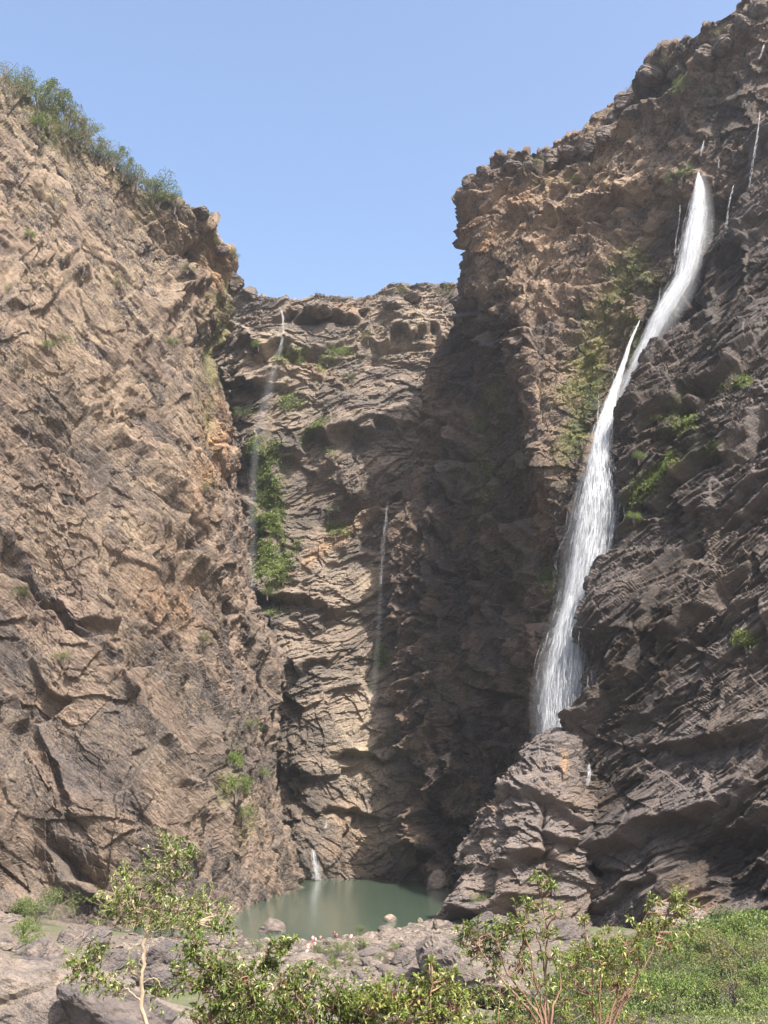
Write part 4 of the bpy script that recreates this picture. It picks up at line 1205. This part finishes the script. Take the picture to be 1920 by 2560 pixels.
RIM2 = [(1210, 400, 2.5, 'olive', 'low bush at the left end of the right skyline'), (1335, 395, 3, 'olive', 'low bush left of the square skyline block'), (1360, 385, 2.5, 'green', 'low green bush touching the square skyline block'),
        (1410, 352, 2.5, 'bare', 'bare twiggy bush on the square skyline block'), (1580, 205, 3, 'bare', 'bare twiggy bush on the upper right skyline'), (1660, 150, 3, 'olive', 'low bush higher on the right skyline'), (1790, 90, 3, 'olive', 'low bush near the top right corner')]
for px, py, h, kd, lab in RIM2:
    s_ = surf('right_cliff', px, py + 18, 14)
    if s_ is None: continue
    bush_thing(BP[kd], 'bush', s_[0] + [0, .5, 0.2], h, RNG.uniform(0, 6), lab, 'bush', 'bushes on the right skyline')

VAL = [(60, 2300, 4.5, 'green2', 'bright bush at the left foot of the left cliff'), (130, 2300, 6.5, 'green', 'wide green bush between the left cliff foot and the boulders'), (90, 2310, 5, 'green', 'green bush just left of the widest bush'),
       (55, 2370, 5, 'green2', 'bright green bush between the boulders near the left edge'), (75, 2390, 3.5, 'green2', 'small bright bush leaning on the round boulder'), (265, 2300, 5.5, 'green', 'bush left of the slender tree at the cliff foot'), (300, 2330, 5, 'green2', 'bush behind the slender tree trunk'),
       (430, 2345, 5.5, 'green2', 'left one of three bushes right of the trunk'), (480, 2350, 5, 'green', 'middle one of three bushes right of the trunk'), (400, 2345, 3.5, 'green', 'small bush right behind the trunk'), (565, 2355, 2.5, 'green', 'small bush by the pale flat shore rock'),
       (795, 2395, 2.6, 'green', 'bush left of the person in pink'), (812, 2405, 2.4, 'green', 'bush directly below the person in pink'), (845, 2400, 3.2, 'green', 'taller bush right of the person in pink'), (905, 2390, 3.0, 'green', 'bush in the middle of the rubble bank'),
       (865, 2380, 2.0, 'green', 'small bush above the rubble middle'), (903, 2342, 2.4, 'green', 'bush on the dark boulder at the pool edge'), (990, 2385, 2.0, 'green2', 'small bush right of the rounded brown boulder'), (800, 2448, 2.2, 'green', 'bush below the white boulder'),
       (838, 2430, 2.2, 'green2', 'bush right of the white boulder'), (880, 2415, 2.0, 'green', 'little bush low in the rubble bank'), (770, 2410, 2.2, 'green', 'bush left of the grey round boulder'), (950, 2410, 1.8, 'green', 'little bush near the dark jagged boulder'), (1160, 2400, 2.2, 'green', 'bush on the right end of the bank'), (640, 2390, 3, 'green', 'bush behind the dense leafy shrub')]
for px, py, h, kd, lab in VAL:
    p = on_ground(px, py, 100, 300)
    bush_thing(BP[kd], 'bush', (p[0], p[1], p[2] + 0.15 * h), h * (0.75 if px < 600 else 0.7), RNG.uniform(0, 6), lab, 'bush', 'bushes among the boulders')
# bushes standing out of the right bank
for i, (px, py, h, kd, lab) in enumerate([(1720, 2400, 2.8, 'green2', 'bright leafy bush at the upper edge of the right slope'), (1790, 2380, 3.2, 'green2', 'bright bush on the right slope under the overhang'), (1880, 2370, 3.6, 'green2', 'bright bush at the right end of the slope'),
                                          (1640, 2450, 2.6, 'olive', 'dull bush at the left side of the right slope'), (1830, 2440, 3.0, 'olive', 'dull twiggy bush in the middle of the right slope'), (1900, 2480, 2.4, 'green2', 'bush at the right photo edge on the slope'), (1740, 2500, 2.0, 'green2', 'low bright bush near the bottom of the right slope')]):
    p = on_ground(px, py, 25, 200)
    bush_thing(BP[kd], 'bush', p, h * 0.8, i * 1.3, lab, 'bush', 'bushes on the right slope')


rows_ = [('back', 2400, (1580, 1650, 1760, 1810, 1850, 1905)), ('middle', 2460, (1560, 1600, 1690, 1760, 1800, 1880)), ('front', 2530, (1540, 1620, 1680, 1790, 1840, 1900))]
for rn_, py_, pxs in rows_:
    for i, px in enumerate(pxs):
        kd = ('olive', 'green', 'green2', 'olive2')[int(RNG.integers(0, 4))]
        p = on_ground(px, py_ + RNG.uniform(-18, 18), 14, 200)
        bush_thing(BP[kd], 'bush', p, RNG.uniform(1.0, 2.3) * (0.5 + p[1] / 110.0), RNG.uniform(0, 6), 'small %s, %s from the left in the %s row on the right slope' % (COLW[kd].replace('tree', 'bush'), ORD[i], rn_), 'bush', 'bushes on the right slope')

# hanging moss and grass on cliffs, uncountable
def cover(cn, nmax, size, mat, label, thr=0.3, name='moss'):
    V, qx, qy, d, N, at = CLIFFS[cn]
    m = np.nonzero((at['moss'] > thr) & (qx > -40) & (qx < 1960))[0]
    if not len(m): return
    w = at['moss'][m]
    i = RNG.choice(m, nmax, p=w / w.sum())
    C = V[i] + N[i] * RNG.uniform(0, 0.8, (nmax, 1)) + RNG.normal(0, 0.25, (nmax, 3))
    D = N[i] * 0.6 + RNG.normal(0, 0.6, (nmax, 3)) + [0, 0, -0.2]
    v, f, rnd = leaf_mesh(C, D, size * RNG.uniform(.5, 1.4, nmax), size * .45 * RNG.uniform(.6, 1.3, nmax), RNG)
    o = mesh_obj(name, v, f, mat, attr=dict(rnd=rnd))
    tag(o, label, name, kind='stuff')


cover('right_cliff', 60000, 0.9, ML_moss, 'yellow green hanging moss and grass left of the main fall')
cover('far_cliff', 24000, 1.0, ML_bright, 'bright green ferns clinging to the far cliff', name='ferns')
cover('left_cliff', 14000, 0.8, ML_olive, 'olive scrub and dry grass on the left cliff', 0.3, 'scrub')
cover('dark_wet_cliff', 9000, 0.6, ML_bright, 'green plants on ledges of the dark damp wall', 0.3, 'ledge_plants')

# ------------------------------------------------------------------ falling water
NWF = NT('white_water')
rnd = NWF.attr('rnd')
d1 = NWF.n('BsdfDiffuse'); d1.inputs[0].default_value = (0.92, 0.94, 0.96, 1)
d2 = NWF.n('BsdfTranslucent'); d2.inputs[0].default_value = (0.92, 0.94, 0.96, 1)
m1 = NWF.n('MixShader'); m1.inputs[0].default_value = 0.4
NWF.link(d1.outputs[0], m1.inputs[1]); NWF.link(d2.outputs[0], m1.inputs[2])
tr = NWF.n('BsdfTransparent')
m2 = NWF.n('MixShader')
NWF.link(NWF.ramp(rnd, 0, 1, 0.10, 0.75), m2.inputs[0])
NWF.link(tr.outputs[0], m2.inputs[1]); NWF.link(m1.outputs[0], m2.inputs[2])
NWF.link(m2.outputs[0], NWF.out.inputs[0])


def mist_mat(name, dens):
    N = NT(name)
    v = N.n('VolumePrincipled')
    v.inputs['Color'].default_value = (0.93, 0.96, 1, 1)
    v.inputs['Density'].default_value = dens
    v.inputs['Anisotropy'].default_value = 0.0
    N.link(v.outputs[0], N.out.inputs['Volume'])
    return N.m


MIST = {d: mist_mat('spray_%d' % int(d * 1000), d) for d in (0.006, 0.012, 0.02, 0.035, 0.06, 0.1)}


def stream(path, n, label, parent=None, name='waterfall', smin=4, smax=16, r=0.10, depth=0.35, seed=0, thin=1.0):
    """path: (px,py,Y,width px). thousands of falling strands"""
    rng = np.random.default_rng(seed)
    C = np.array([(*P(a, b, Y), w * Y / 2600.0, dn) for a, b, Y, w, dn in path])
    s = spline(C, 10)
    seg = np.r_[0, np.cumsum(np.linalg.norm(np.diff(s[:, :3], axis=0), axis=1))]
    tot = seg[-1]
    g = np.linspace(0, tot, 600)
    T = np.stack([np.interp(g, seg, s[:, i]) for i in range(5)], 1)
    pr = T[:, 4] / T[:, 4].sum()
    t0 = g[rng.choice(600, n, p=pr)] + rng.uniform(-.5, .5, n)
    ln = rng.uniform(smin, smax, n) * rng.uniform(.4, 1, n)
    lat = np.where(rng.random(n) < .75, rng.normal(0, .26, n), rng.uniform(-.62, .62, n))
    # strands bunch together
    bun = np.clip(rng.normal(0, .25, 40), -.46, .46)
    k = rng.integers(0, 40, n)
    lat = np.where(rng.random(n) < .55, bun[k] + rng.normal(0, .035, n), lat)
    dy = rng.normal(0, depth, n)
    K = 6
    u = np.linspace(0, 1, K)
    tt = np.clip(t0[:, None] + ln[:, None] * u[None], 0, tot - 1e-3)
    pos = np.stack([np.interp(tt, g, T[:, i]) for i in range(3)], -1)
    wd = np.interp(tt, g, T[:, 3])
    wob = rng.normal(0, .012, (n, K)).cumsum(1)
    pos[..., 0] += (lat[:, None] + wob) * wd
    pos[..., 1] += dy[:, None] * wd
    rad = r * rng.uniform(.4, 1.3, n)[:, None] * np.array([.15, .8, 1, .9, .6, .1])[None]
    dirs = np.gradient(pos, axis=1)
    dirs /= np.linalg.norm(dirs, axis=2, keepdims=True) + 1e-9
    a = np.cross(dirs, [0, 1.0, 0.1]); a /= np.linalg.norm(a, axis=2, keepdims=True) + 1e-9
    b = np.cross(dirs, a)
    rings = []
    for q in range(3):
        an = q * 2.0944
        rings.append(pos + rad[..., None] * (math.cos(an) * a + math.sin(an) * b))
    V = np.stack(rings, 2).reshape(-1, 3)
    idx = np.arange(n * K * 3).reshape(n, K, 3)
    jn = np.roll(idx, -1, axis=2)
    F = np.stack([idx[:, :-1], jn[:, :-1], jn[:, 1:], idx[:, 1:]], -1).reshape(-1, 4)
    core = np.exp(-(lat / .3) ** 2)
    rn = np.repeat(np.clip(rng.random(n) * .6 + core * .4, 0, 1) * thin, K * 3)
    o = mesh_obj(name, V, F, NWF.m, parent, attr=dict(rnd=rn), smooth_shade=True)
    if parent is None: tag(o, label, 'waterfall')
    return o


def spray(path, scale, dens, parent):
    C = np.array([(*P(a, b, Y), w * Y / 2600.0) for a, b, Y, w, dn in path])
    s = spline(C, 6)
    rad = s[:, 3] * 0.5 * scale
    rad[0] *= .2; rad[-1] *= .3
    v, f = tubes([(s[:, :3], np.maximum(rad, .15))], 14)
    k = len(s)
    o = mesh_obj('spray', v, f, MIST[dens], parent, smooth_shade=True)
    bm = bmesh.new(); bm.from_mesh(o.data); bmesh.ops.holes_fill(bm, edges=[e for e in bm.edges if e.is_boundary]); bmesh.ops.recalc_face_normals(bm, faces=bm.faces); bm.to_mesh(o.data); bm.free()
    return o


def fall_root(label, at):
    r = bpy.data.objects.new('waterfall', None); COL.objects.link(r)
    tag(r, label, 'waterfall')
    return r


MAINU = [(1746, 428, 274, 5, 1.0), (1748, 465, 273, 22, 1.2), (1742, 540, 271, 44, 1.5), (1728, 620, 269, 54, 1.4), (1710, 690, 268, 48, 1.3), (1682, 740, 267, 50, 1.2), (1650, 795, 266, 46, .9), (1622, 850, 266, 40, .55), (1592, 910, 266, 40, .28), (1566, 970, 266, 42, .15), (1545, 1040, 265, 46, .1)]
MAINL = [(1600, 800, 269, 3, .12), (1578, 850, 268, 8, .25), (1555, 920, 267, 16, .5), (1532, 990, 266, 28, 1.0), (1512, 1060, 264, 44, 1.5), (1500, 1130, 262, 52, 1.6), (1495, 1210, 260, 75, 1.8), (1492, 1290, 258, 100, 2.0), (1474, 1400, 257, 98, 2.1), (1446, 1500, 256, 78, 2.0),
         (1424, 1590, 254, 84, 1.7), (1413, 1670, 253, 98, 1.9), (1406, 1750, 252, 106, 1.9), (1400, 1830, 251, 96, 1.7), (1388, 1900, 251, 76, 1.4), (1380, 1970, 251, 60, .8)]
f1 = fall_root('main white waterfall plunging down the right side behind the rock spur', 0)
stream(MAINU, 6500, '', f1, 'water_curtain', 2, 10, .05, .3, 1, .55)
stream([(a, b, Y, w * .88, d) for a, b, Y, w, d in MAINL], 17000, '', f1, 'water_curtain', 1.5, 8, .06, .45, 2, .68)
spray(MAINU, 1.0, 0.035, f1)
spray([(a + 10, b, Y - .5, w * .9, d) for a, b, Y, w, d in MAINU], 1.1, 0.02, f1)
for k_ in (1.3, 1.6, 2.0): spray([(a + 12, b, Y - .5, w * .9, d) for a, b, Y, w, d in MAINU], k_, 0.012, f1)
spray(MAINL, 1.05, 0.035, f1)
for k_ in (1.15, 1.35, 1.55): spray([(a - 3 * k_, b, Y, w, d) for a, b, Y, w, d in MAINL[4:]], k_, 0.006, f1)
spray([(a, b, Y, w * .55, d) for a, b, Y, w, d in MAINL], 1.0, 0.06, f1)
# thin falls
f2 = fall_root('thin wispy fall dropping from the left end of the far rim', 0)
THINL = [(696, 762, 416, 3, 3), (706, 785, 415, 6, 3), (708, 820, 414, 7, 2.4), (704, 860, 413, 9, 1.4), (692, 900, 412, 14, .8), (676, 960, 411, 18, .6), (655, 1040, 409, 18, .5), (640, 1120, 407, 16, .45), (632, 1250, 402, 16, .4), (628, 1400, 396, 18, .35), (626, 1510, 390, 16, .2)]
stream(THINL[:6], 160, '', f2, 'water_strands', 3, 9, .04, .3, 3, .35)
spray(THINL[:4], .9, 0.06, f2)
for k_ in (.9, 1.4, 1.9): spray(THINL, k_, 0.006 if k_ > 1 else 0.012, f2)
f3 = fall_root('faint thin fall in the middle of the far cliff beside the shadow edge', 0)
THINM = [(970, 1248, 372, 5, 2), (966, 1290, 371, 8, 1.3), (958, 1360, 370, 9, .8), (952, 1460, 369, 10, .6), (947, 1560, 368, 12, .5), (942, 1640, 367, 14, .3), (930, 1760, 366, 22, .15), (925, 1900, 366, 26, .1)]
stream(THINM[:4], 60, '', f3, 'water_strands', 3, 8, .035, .3, 4, .25)
spray(THINM[:4], .7, 0.02, f3)
for k_ in (.8, 1.3): spray(THINM[:7], k_, 0.012, f3)


def hug(cn, pts, off_=0.9):
    out = []
    for a, b, w, d in pts:
        s_ = surf(cn, a, b, 9)
        Y = s_[0][1] if s_ is not None else out[-1][2]
        out.append([a, b, Y, w, d])
    ys_ = np.array([o[2] for o in out])
    for i in range(len(out)):
        out[i][2] = float(min(ys_[max(0, i - 1):i + 2])) - off_
    return [tuple(o) for o in out]


for pts, n_, lab, cn in [
    ([(782, 2122, 8, 1), (786, 2150, 16, 1.3), (790, 2175, 20, 1.4), (794, 2200, 22, 1)], 500, 'small white cascade entering the pool at the foot of the far cliff', 'far_cliff'),
    ([(818, 2050, 5, 1), (816, 2062, 12, 1), (812, 2072, 8, .6)], 70, 'tiny white water patch above the small pool cascade', 'far_cliff'),
    ([(1800, 380, 2, 1), (1797, 405, 6, 1), (1794, 440, 8, .8)], 90, 'white trickle just above and right of the main fall top', 'dark_wet_cliff'),
    ([(1760, 350, 3, 1), (1755, 372, 8, 1), (1752, 390, 6, .7)], 60, 'pale trickle above the top of the main fall', 'right_cliff'),
    ([(1900, 280, 2, 1), (1896, 320, 5, 1), (1890, 360, 8, .8), (1880, 420, 8, .5), (1872, 470, 6, .3)], 150, 'long thin trickle close to the right photo edge', 'dark_wet_cliff'),
    ([(1835, 460, 3, 1), (1825, 500, 6, 1), (1818, 545, 8, .7), (1812, 600, 10, .4)], 120, 'slanting pale trickle right of the upper main fall', 'dark_wet_cliff'),
    ([(1700, 510, 2, 1), (1698, 550, 3, 1), (1690, 600, 3, 1), (1686, 640, 4, .6)], 70, 'thin thread of water left of the upper main fall', 'right_cliff'),
    ([(1651, 720, 3, 1), (1648, 745, 7, 1), (1642, 770, 8, .8)], 80, 'small side cascade joining the main fall from the left', 'right_cliff'),
    ([(1496, 985, 6, 1), (1496, 1010, 5, 1), (1493, 1060, 3, .6)], 60, 'short trickle beside the mossy wall left of the main fall', 'right_cliff'),
    ([(1434, 1265, 2, 1), (1422, 1320, 5, 1), (1395, 1380, 8, .8), (1388, 1440, 12, .5), (1380, 1520, 14, .3)], 160, 'faint side trickle left of the lower main fall', 'right_cliff'),
    ([(1472, 1908, 5, 1), (1473, 1935, 10, 1.2), (1468, 1965, 8, .8)], 90, 'bright white trickle between the spur dome and the dark wall', 'rock_spur'),
    ([(1912, 105, 4, 1), (1905, 130, 8, 1), (1897, 150, 6, .7)], 60, 'pale trickle at the right photo edge near the top', 'right_cliff'),
]:
    stream(hug(cn, pts), n_, lab, None, 'waterfall', 0.8, 3.5, .042, .2, int(pts[0][0]), .42)

# ------------------------------------------------------------------ people on the bank
def flat_mat(name, col, rough=0.8):
    N = NT(name)
    pos = N.n('NewGeometry').outputs['Position']
    bs = N.n('BsdfPrincipled', Roughness=rough)
    N.link(N.mix(N.ramp(N.noise(pos, 9, 3), .4, .6, 0, .35), col, tuple(x * .75 for x in col)), bs.inputs['Base Color'])
    N.link(bs.outputs[0], N.out.inputs[0])
    return N.m


M_skin = flat_mat('skin', (0.30, 0.17, 0.11), 0.55)
M_hair = flat_mat('hair', (0.02, 0.016, 0.013), 0.5)
MCL = {}
def cloth(c):
    if c not in MCL: MCL[c] = flat_mat('cloth', c)
    return MCL[c]


def skin_mesh(name, verts, edges, radii, mat, parent=None, sub=1):
    me = bpy.data.meshes.new(name)
    me.from_pydata([Vector(v) for v in verts], edges, [])
    o = bpy.data.objects.new(name, me); COL.objects.link(o)
    sk = o.modifiers.new('skin', 'SKIN'); sk.use_smooth_shade = True
    sv = me.skin_vertices[0].data if me.skin_vertices else None
    if sv is None:
        bpy.context.view_layer.objects.active = o
        bm = bmesh.new(); bm.from_mesh(me); bm.verts.layers.skin.verify(); bm.to_mesh(me); bm.free()
        sv = me.skin_vertices[0].data
    for i, r in enumerate(radii):
        sv[i].radius = (r, r) if not isinstance(r, tuple) else r
        sv[i].use_root = (i == 0)
    ss = o.modifiers.new('sub', 'SUBSURF'); ss.levels = sub; ss.render_levels = sub
    dg = bpy.context.evaluated_depsgraph_get()
    dg.update()
    m2_ = bpy.data.meshes.new_from_object(o.evaluated_get(dg))
    o.modifiers.clear()
    o.data = m2_
    bpy.data.meshes.remove(me)
    m2_.materials.clear(); m2_.materials.append(mat)
    if parent: o.parent = parent
    return o


def person(label, loc, rz, shirt, trousers, h=1.68, sit=False, arm=0.0, hat=None):
    s = h / 1.7
    hip = 0.92 if not sit else 0.45
    V = [(0, 0, hip)]; E = []; R = [(.15, .11)]
    def add(p, r, parent):
        V.append(p); R.append(r); E.append((parent, len(V) - 1)); return len(V) - 1
    w = add((0, 0.01, hip + .17), (.125, .10), 0)
    c = add((0, 0.0, hip + .38), (.155, .11), w)
    nk = add((0, 0.01, hip + .54), .05, c)
    hb = add((0, -0.01, hip + .64), .075, nk)
    ht = add((0, -0.005, hip + .73), .085, hb)
    nose = add((0, -0.095, hip + .67), .018, hb)
    body_extra = []
    for sd in (-1, 1):
        sh = add((sd * .17, 0, hip + .47), .055, c)
        el = add((sd * (.23 + .02), 0.02 - arm * .15, hip + .22 + arm * .10), .04, sh)
        wr = add((sd * .22, -.08 - arm * .28, hip + .02 + arm * .28), .027, el)
        pm = add((sd * .215, -.11 - arm * .32, hip - .04 + arm * .30), (.036, .018), wr)
        for q in range(4):
            f1_ = add((sd * (.190 + .016 * q), -.135 - arm * .36, hip - .085 + arm * .30), .009, pm)
            add((sd * (.190 + .016 * q), -.15 - arm * .38, hip - .12 - .006 * (q in (1, 2)) + arm * .29), .008, f1_)
        add((sd * .175, -.14 - arm * .34, hip - .05 + arm * .3), .010, pm)
        if not sit:
            hj = add((sd * .09, 0, hip - .06), .088, 0)
            kn = add((sd * .10, -.03 + .04 * sd, .48), .058, hj)
            an = add((sd * .11, .02 + .05 * sd, .09), .038, kn)
            add((sd * .12, -.13 + .05 * sd, .035), .035, an)
        else:
            hj = add((sd * .09, -.02, hip - .04), .088, 0)
            kn = add((sd * .13, -.42, .50), .058, hj)
            an = add((sd * .13, -.45, .09), .038, kn)
            add((sd * .13, -.58, .04), .035, an)
    V = [tuple(x * s for x in v) for v in V]
    R = [tuple(x * s for x in r) if isinstance(r, tuple) else r * s for r in R]
    root = skin_mesh('person', V, E, R, M_skin, None, 1)
    root.location = loc; root.rotation_euler = (0, 0, rz)
    tag(root, label, 'person', 'people on the rubble bank')
    g = 1.12
    # shirt, trousers, hair as children
    def shell(nm, ids, mat, grow=1.15):
        mp = {i: k for k, i in enumerate(ids)}
        ee = [(mp[a], mp[b]) for a, b in E if a in mp and b in mp]
        return skin_mesh(nm, [V[i] for i in ids], ee, [tuple(x * grow + .012 for x in R[i]) if isinstance(R[i], tuple) else R[i] * grow + .012 for i in ids], mat, root, 1)
    la = 7; per = 17
    ids = [0, w, c] + [la, la + 1] + [la + per, la + per + 1]
    shell('shirt', ids, cloth(shirt), 1.13)
    l1 = la + 13
    ids2 = [0] + [l1, l1 + 1, l1 + 2] + [l1 + per, l1 + per + 1, l1 + per + 2]
    shell('trousers', ids2, cloth(trousers), 1.14)
    hv = [(0, .012 * s, (hip + .70) * s), (0, .02 * s, (hip + .765) * s)]
    skin_mesh('hat' if hat else 'hair', hv, [(0, 1)], [.092 * s, .075 * s], cloth(hat) if hat else M_hair, root, 1)
    return root


PEOPLE = [(787, 2379, (0.85, 0.85, 0.87), (0.03, 0.03, 0.04), 'person standing in white shirt and dark trousers', 2.6, False, 0.3, None),
          (782, 2362, (0.80, 0.42, 0.45), (0.35, 0.06, 0.08), 'person in pink top and white hat, highest of the group', 0.4, False, 0.0, (0.85, 0.8, 0.8)),
          (789, 2366, (0.82, 0.78, 0.76), (0.20, 0.18, 0.16), 'person with pale top standing just behind the white shirted person', 1.4, False, 0.2, None),
          (778, 2388, (0.62, 0.04, 0.09), (0.35, 0.36, 0.42), 'person in red shirt and light trousers', 2.0, False, 0.5, None),
          (767, 2391, (0.82, 0.78, 0.80), (0.03, 0.03, 0.05), 'seated person in white top, lowest left of the group', 0.9, True, 0.4, None),
          (770, 2382, (0.75, 0.40, 0.28), (0.5, 0.4, 0.36), 'slim person in orange top left of the red shirt', 0.1, False, 0.1, None),
          (816, 2398, (0.80, 0.34, 0.42), (0.22, 0.20, 0.62), 'person in pink top and blue trousers alone right of the group', 3.0, False, 0.4, None),
          (801, 2352, (0.40, 0.20, 0.15), (0.05, 0.03, 0.03), 'person in brown sitting at the water edge', 3.3, True, 0.2, None),
          (836, 2348, (0.10, 0.05, 0.06), (0.03, 0.03, 0.04), 'left one of two darkly dressed people at the water edge', 2.9, False, 0.2, None),
          (842, 2348, (0.28, 0.10, 0.11), (0.04, 0.04, 0.06), 'right one of two darkly dressed people at the water edge', 3.6, True, 0.2, None),
          (878, 2350, (0.80, 0.55, 0.52), (0.4, 0.25, 0.22), 'person in pale pink sitting near the bush at the water edge', 3.1, True, 0.3, None)]
for px, py, sh_, tr_, lab, rz, st_, ar_, ht_ in PEOPLE:
    p = on_ground(px, py, 120, 300)
    while p[2] < 0.25 or p[1] > 250:
        py += 2
        p = on_ground(px, py, 120, 300)
    z = p[2]
    person(lab, (p[0], p[1], z), rz, sh_, tr_, 1.7, st_, ar_, ht_)

# ------------------------------------------------------------------ haze
top = max(float(c[0][:, 2].max()) for c in CLIFFS.values()) + 12.0
bm = bmesh.new()
bmesh.ops.create_cube(bm, size=1.0)
me = bpy.data.meshes.new('haze'); bm.to_mesh(me); bm.free()
hz = bpy.data.objects.new('haze', me); COL.objects.link(hz)
gz0, gz1 = float(GV[:, 2].min()), float(GV[:, 2].max())
top = max(top, gz1 + 1)
lowz = min(gz0, min(float(c[0][:, 2].min()) for c in CLIFFS.values()))
hz.scale = (3100, 3000, top - lowz + 1.0)
hz.location = (0, 550, (top + lowz - 1.0) / 2)
NH = NT('haze_air')
pv = NH.n('VolumePrincipled')
pv.inputs['Color'].default_value = (0.86, 0.92, 1.0, 1)
pv.inputs['Density'].default_value = 0.00008
pv.inputs['Anisotropy'].default_value = 0.3
NH.link(pv.outputs[0], NH.out.inputs['Volume'])
me.materials.append(NH.m)
tag(hz, kind='stuff')
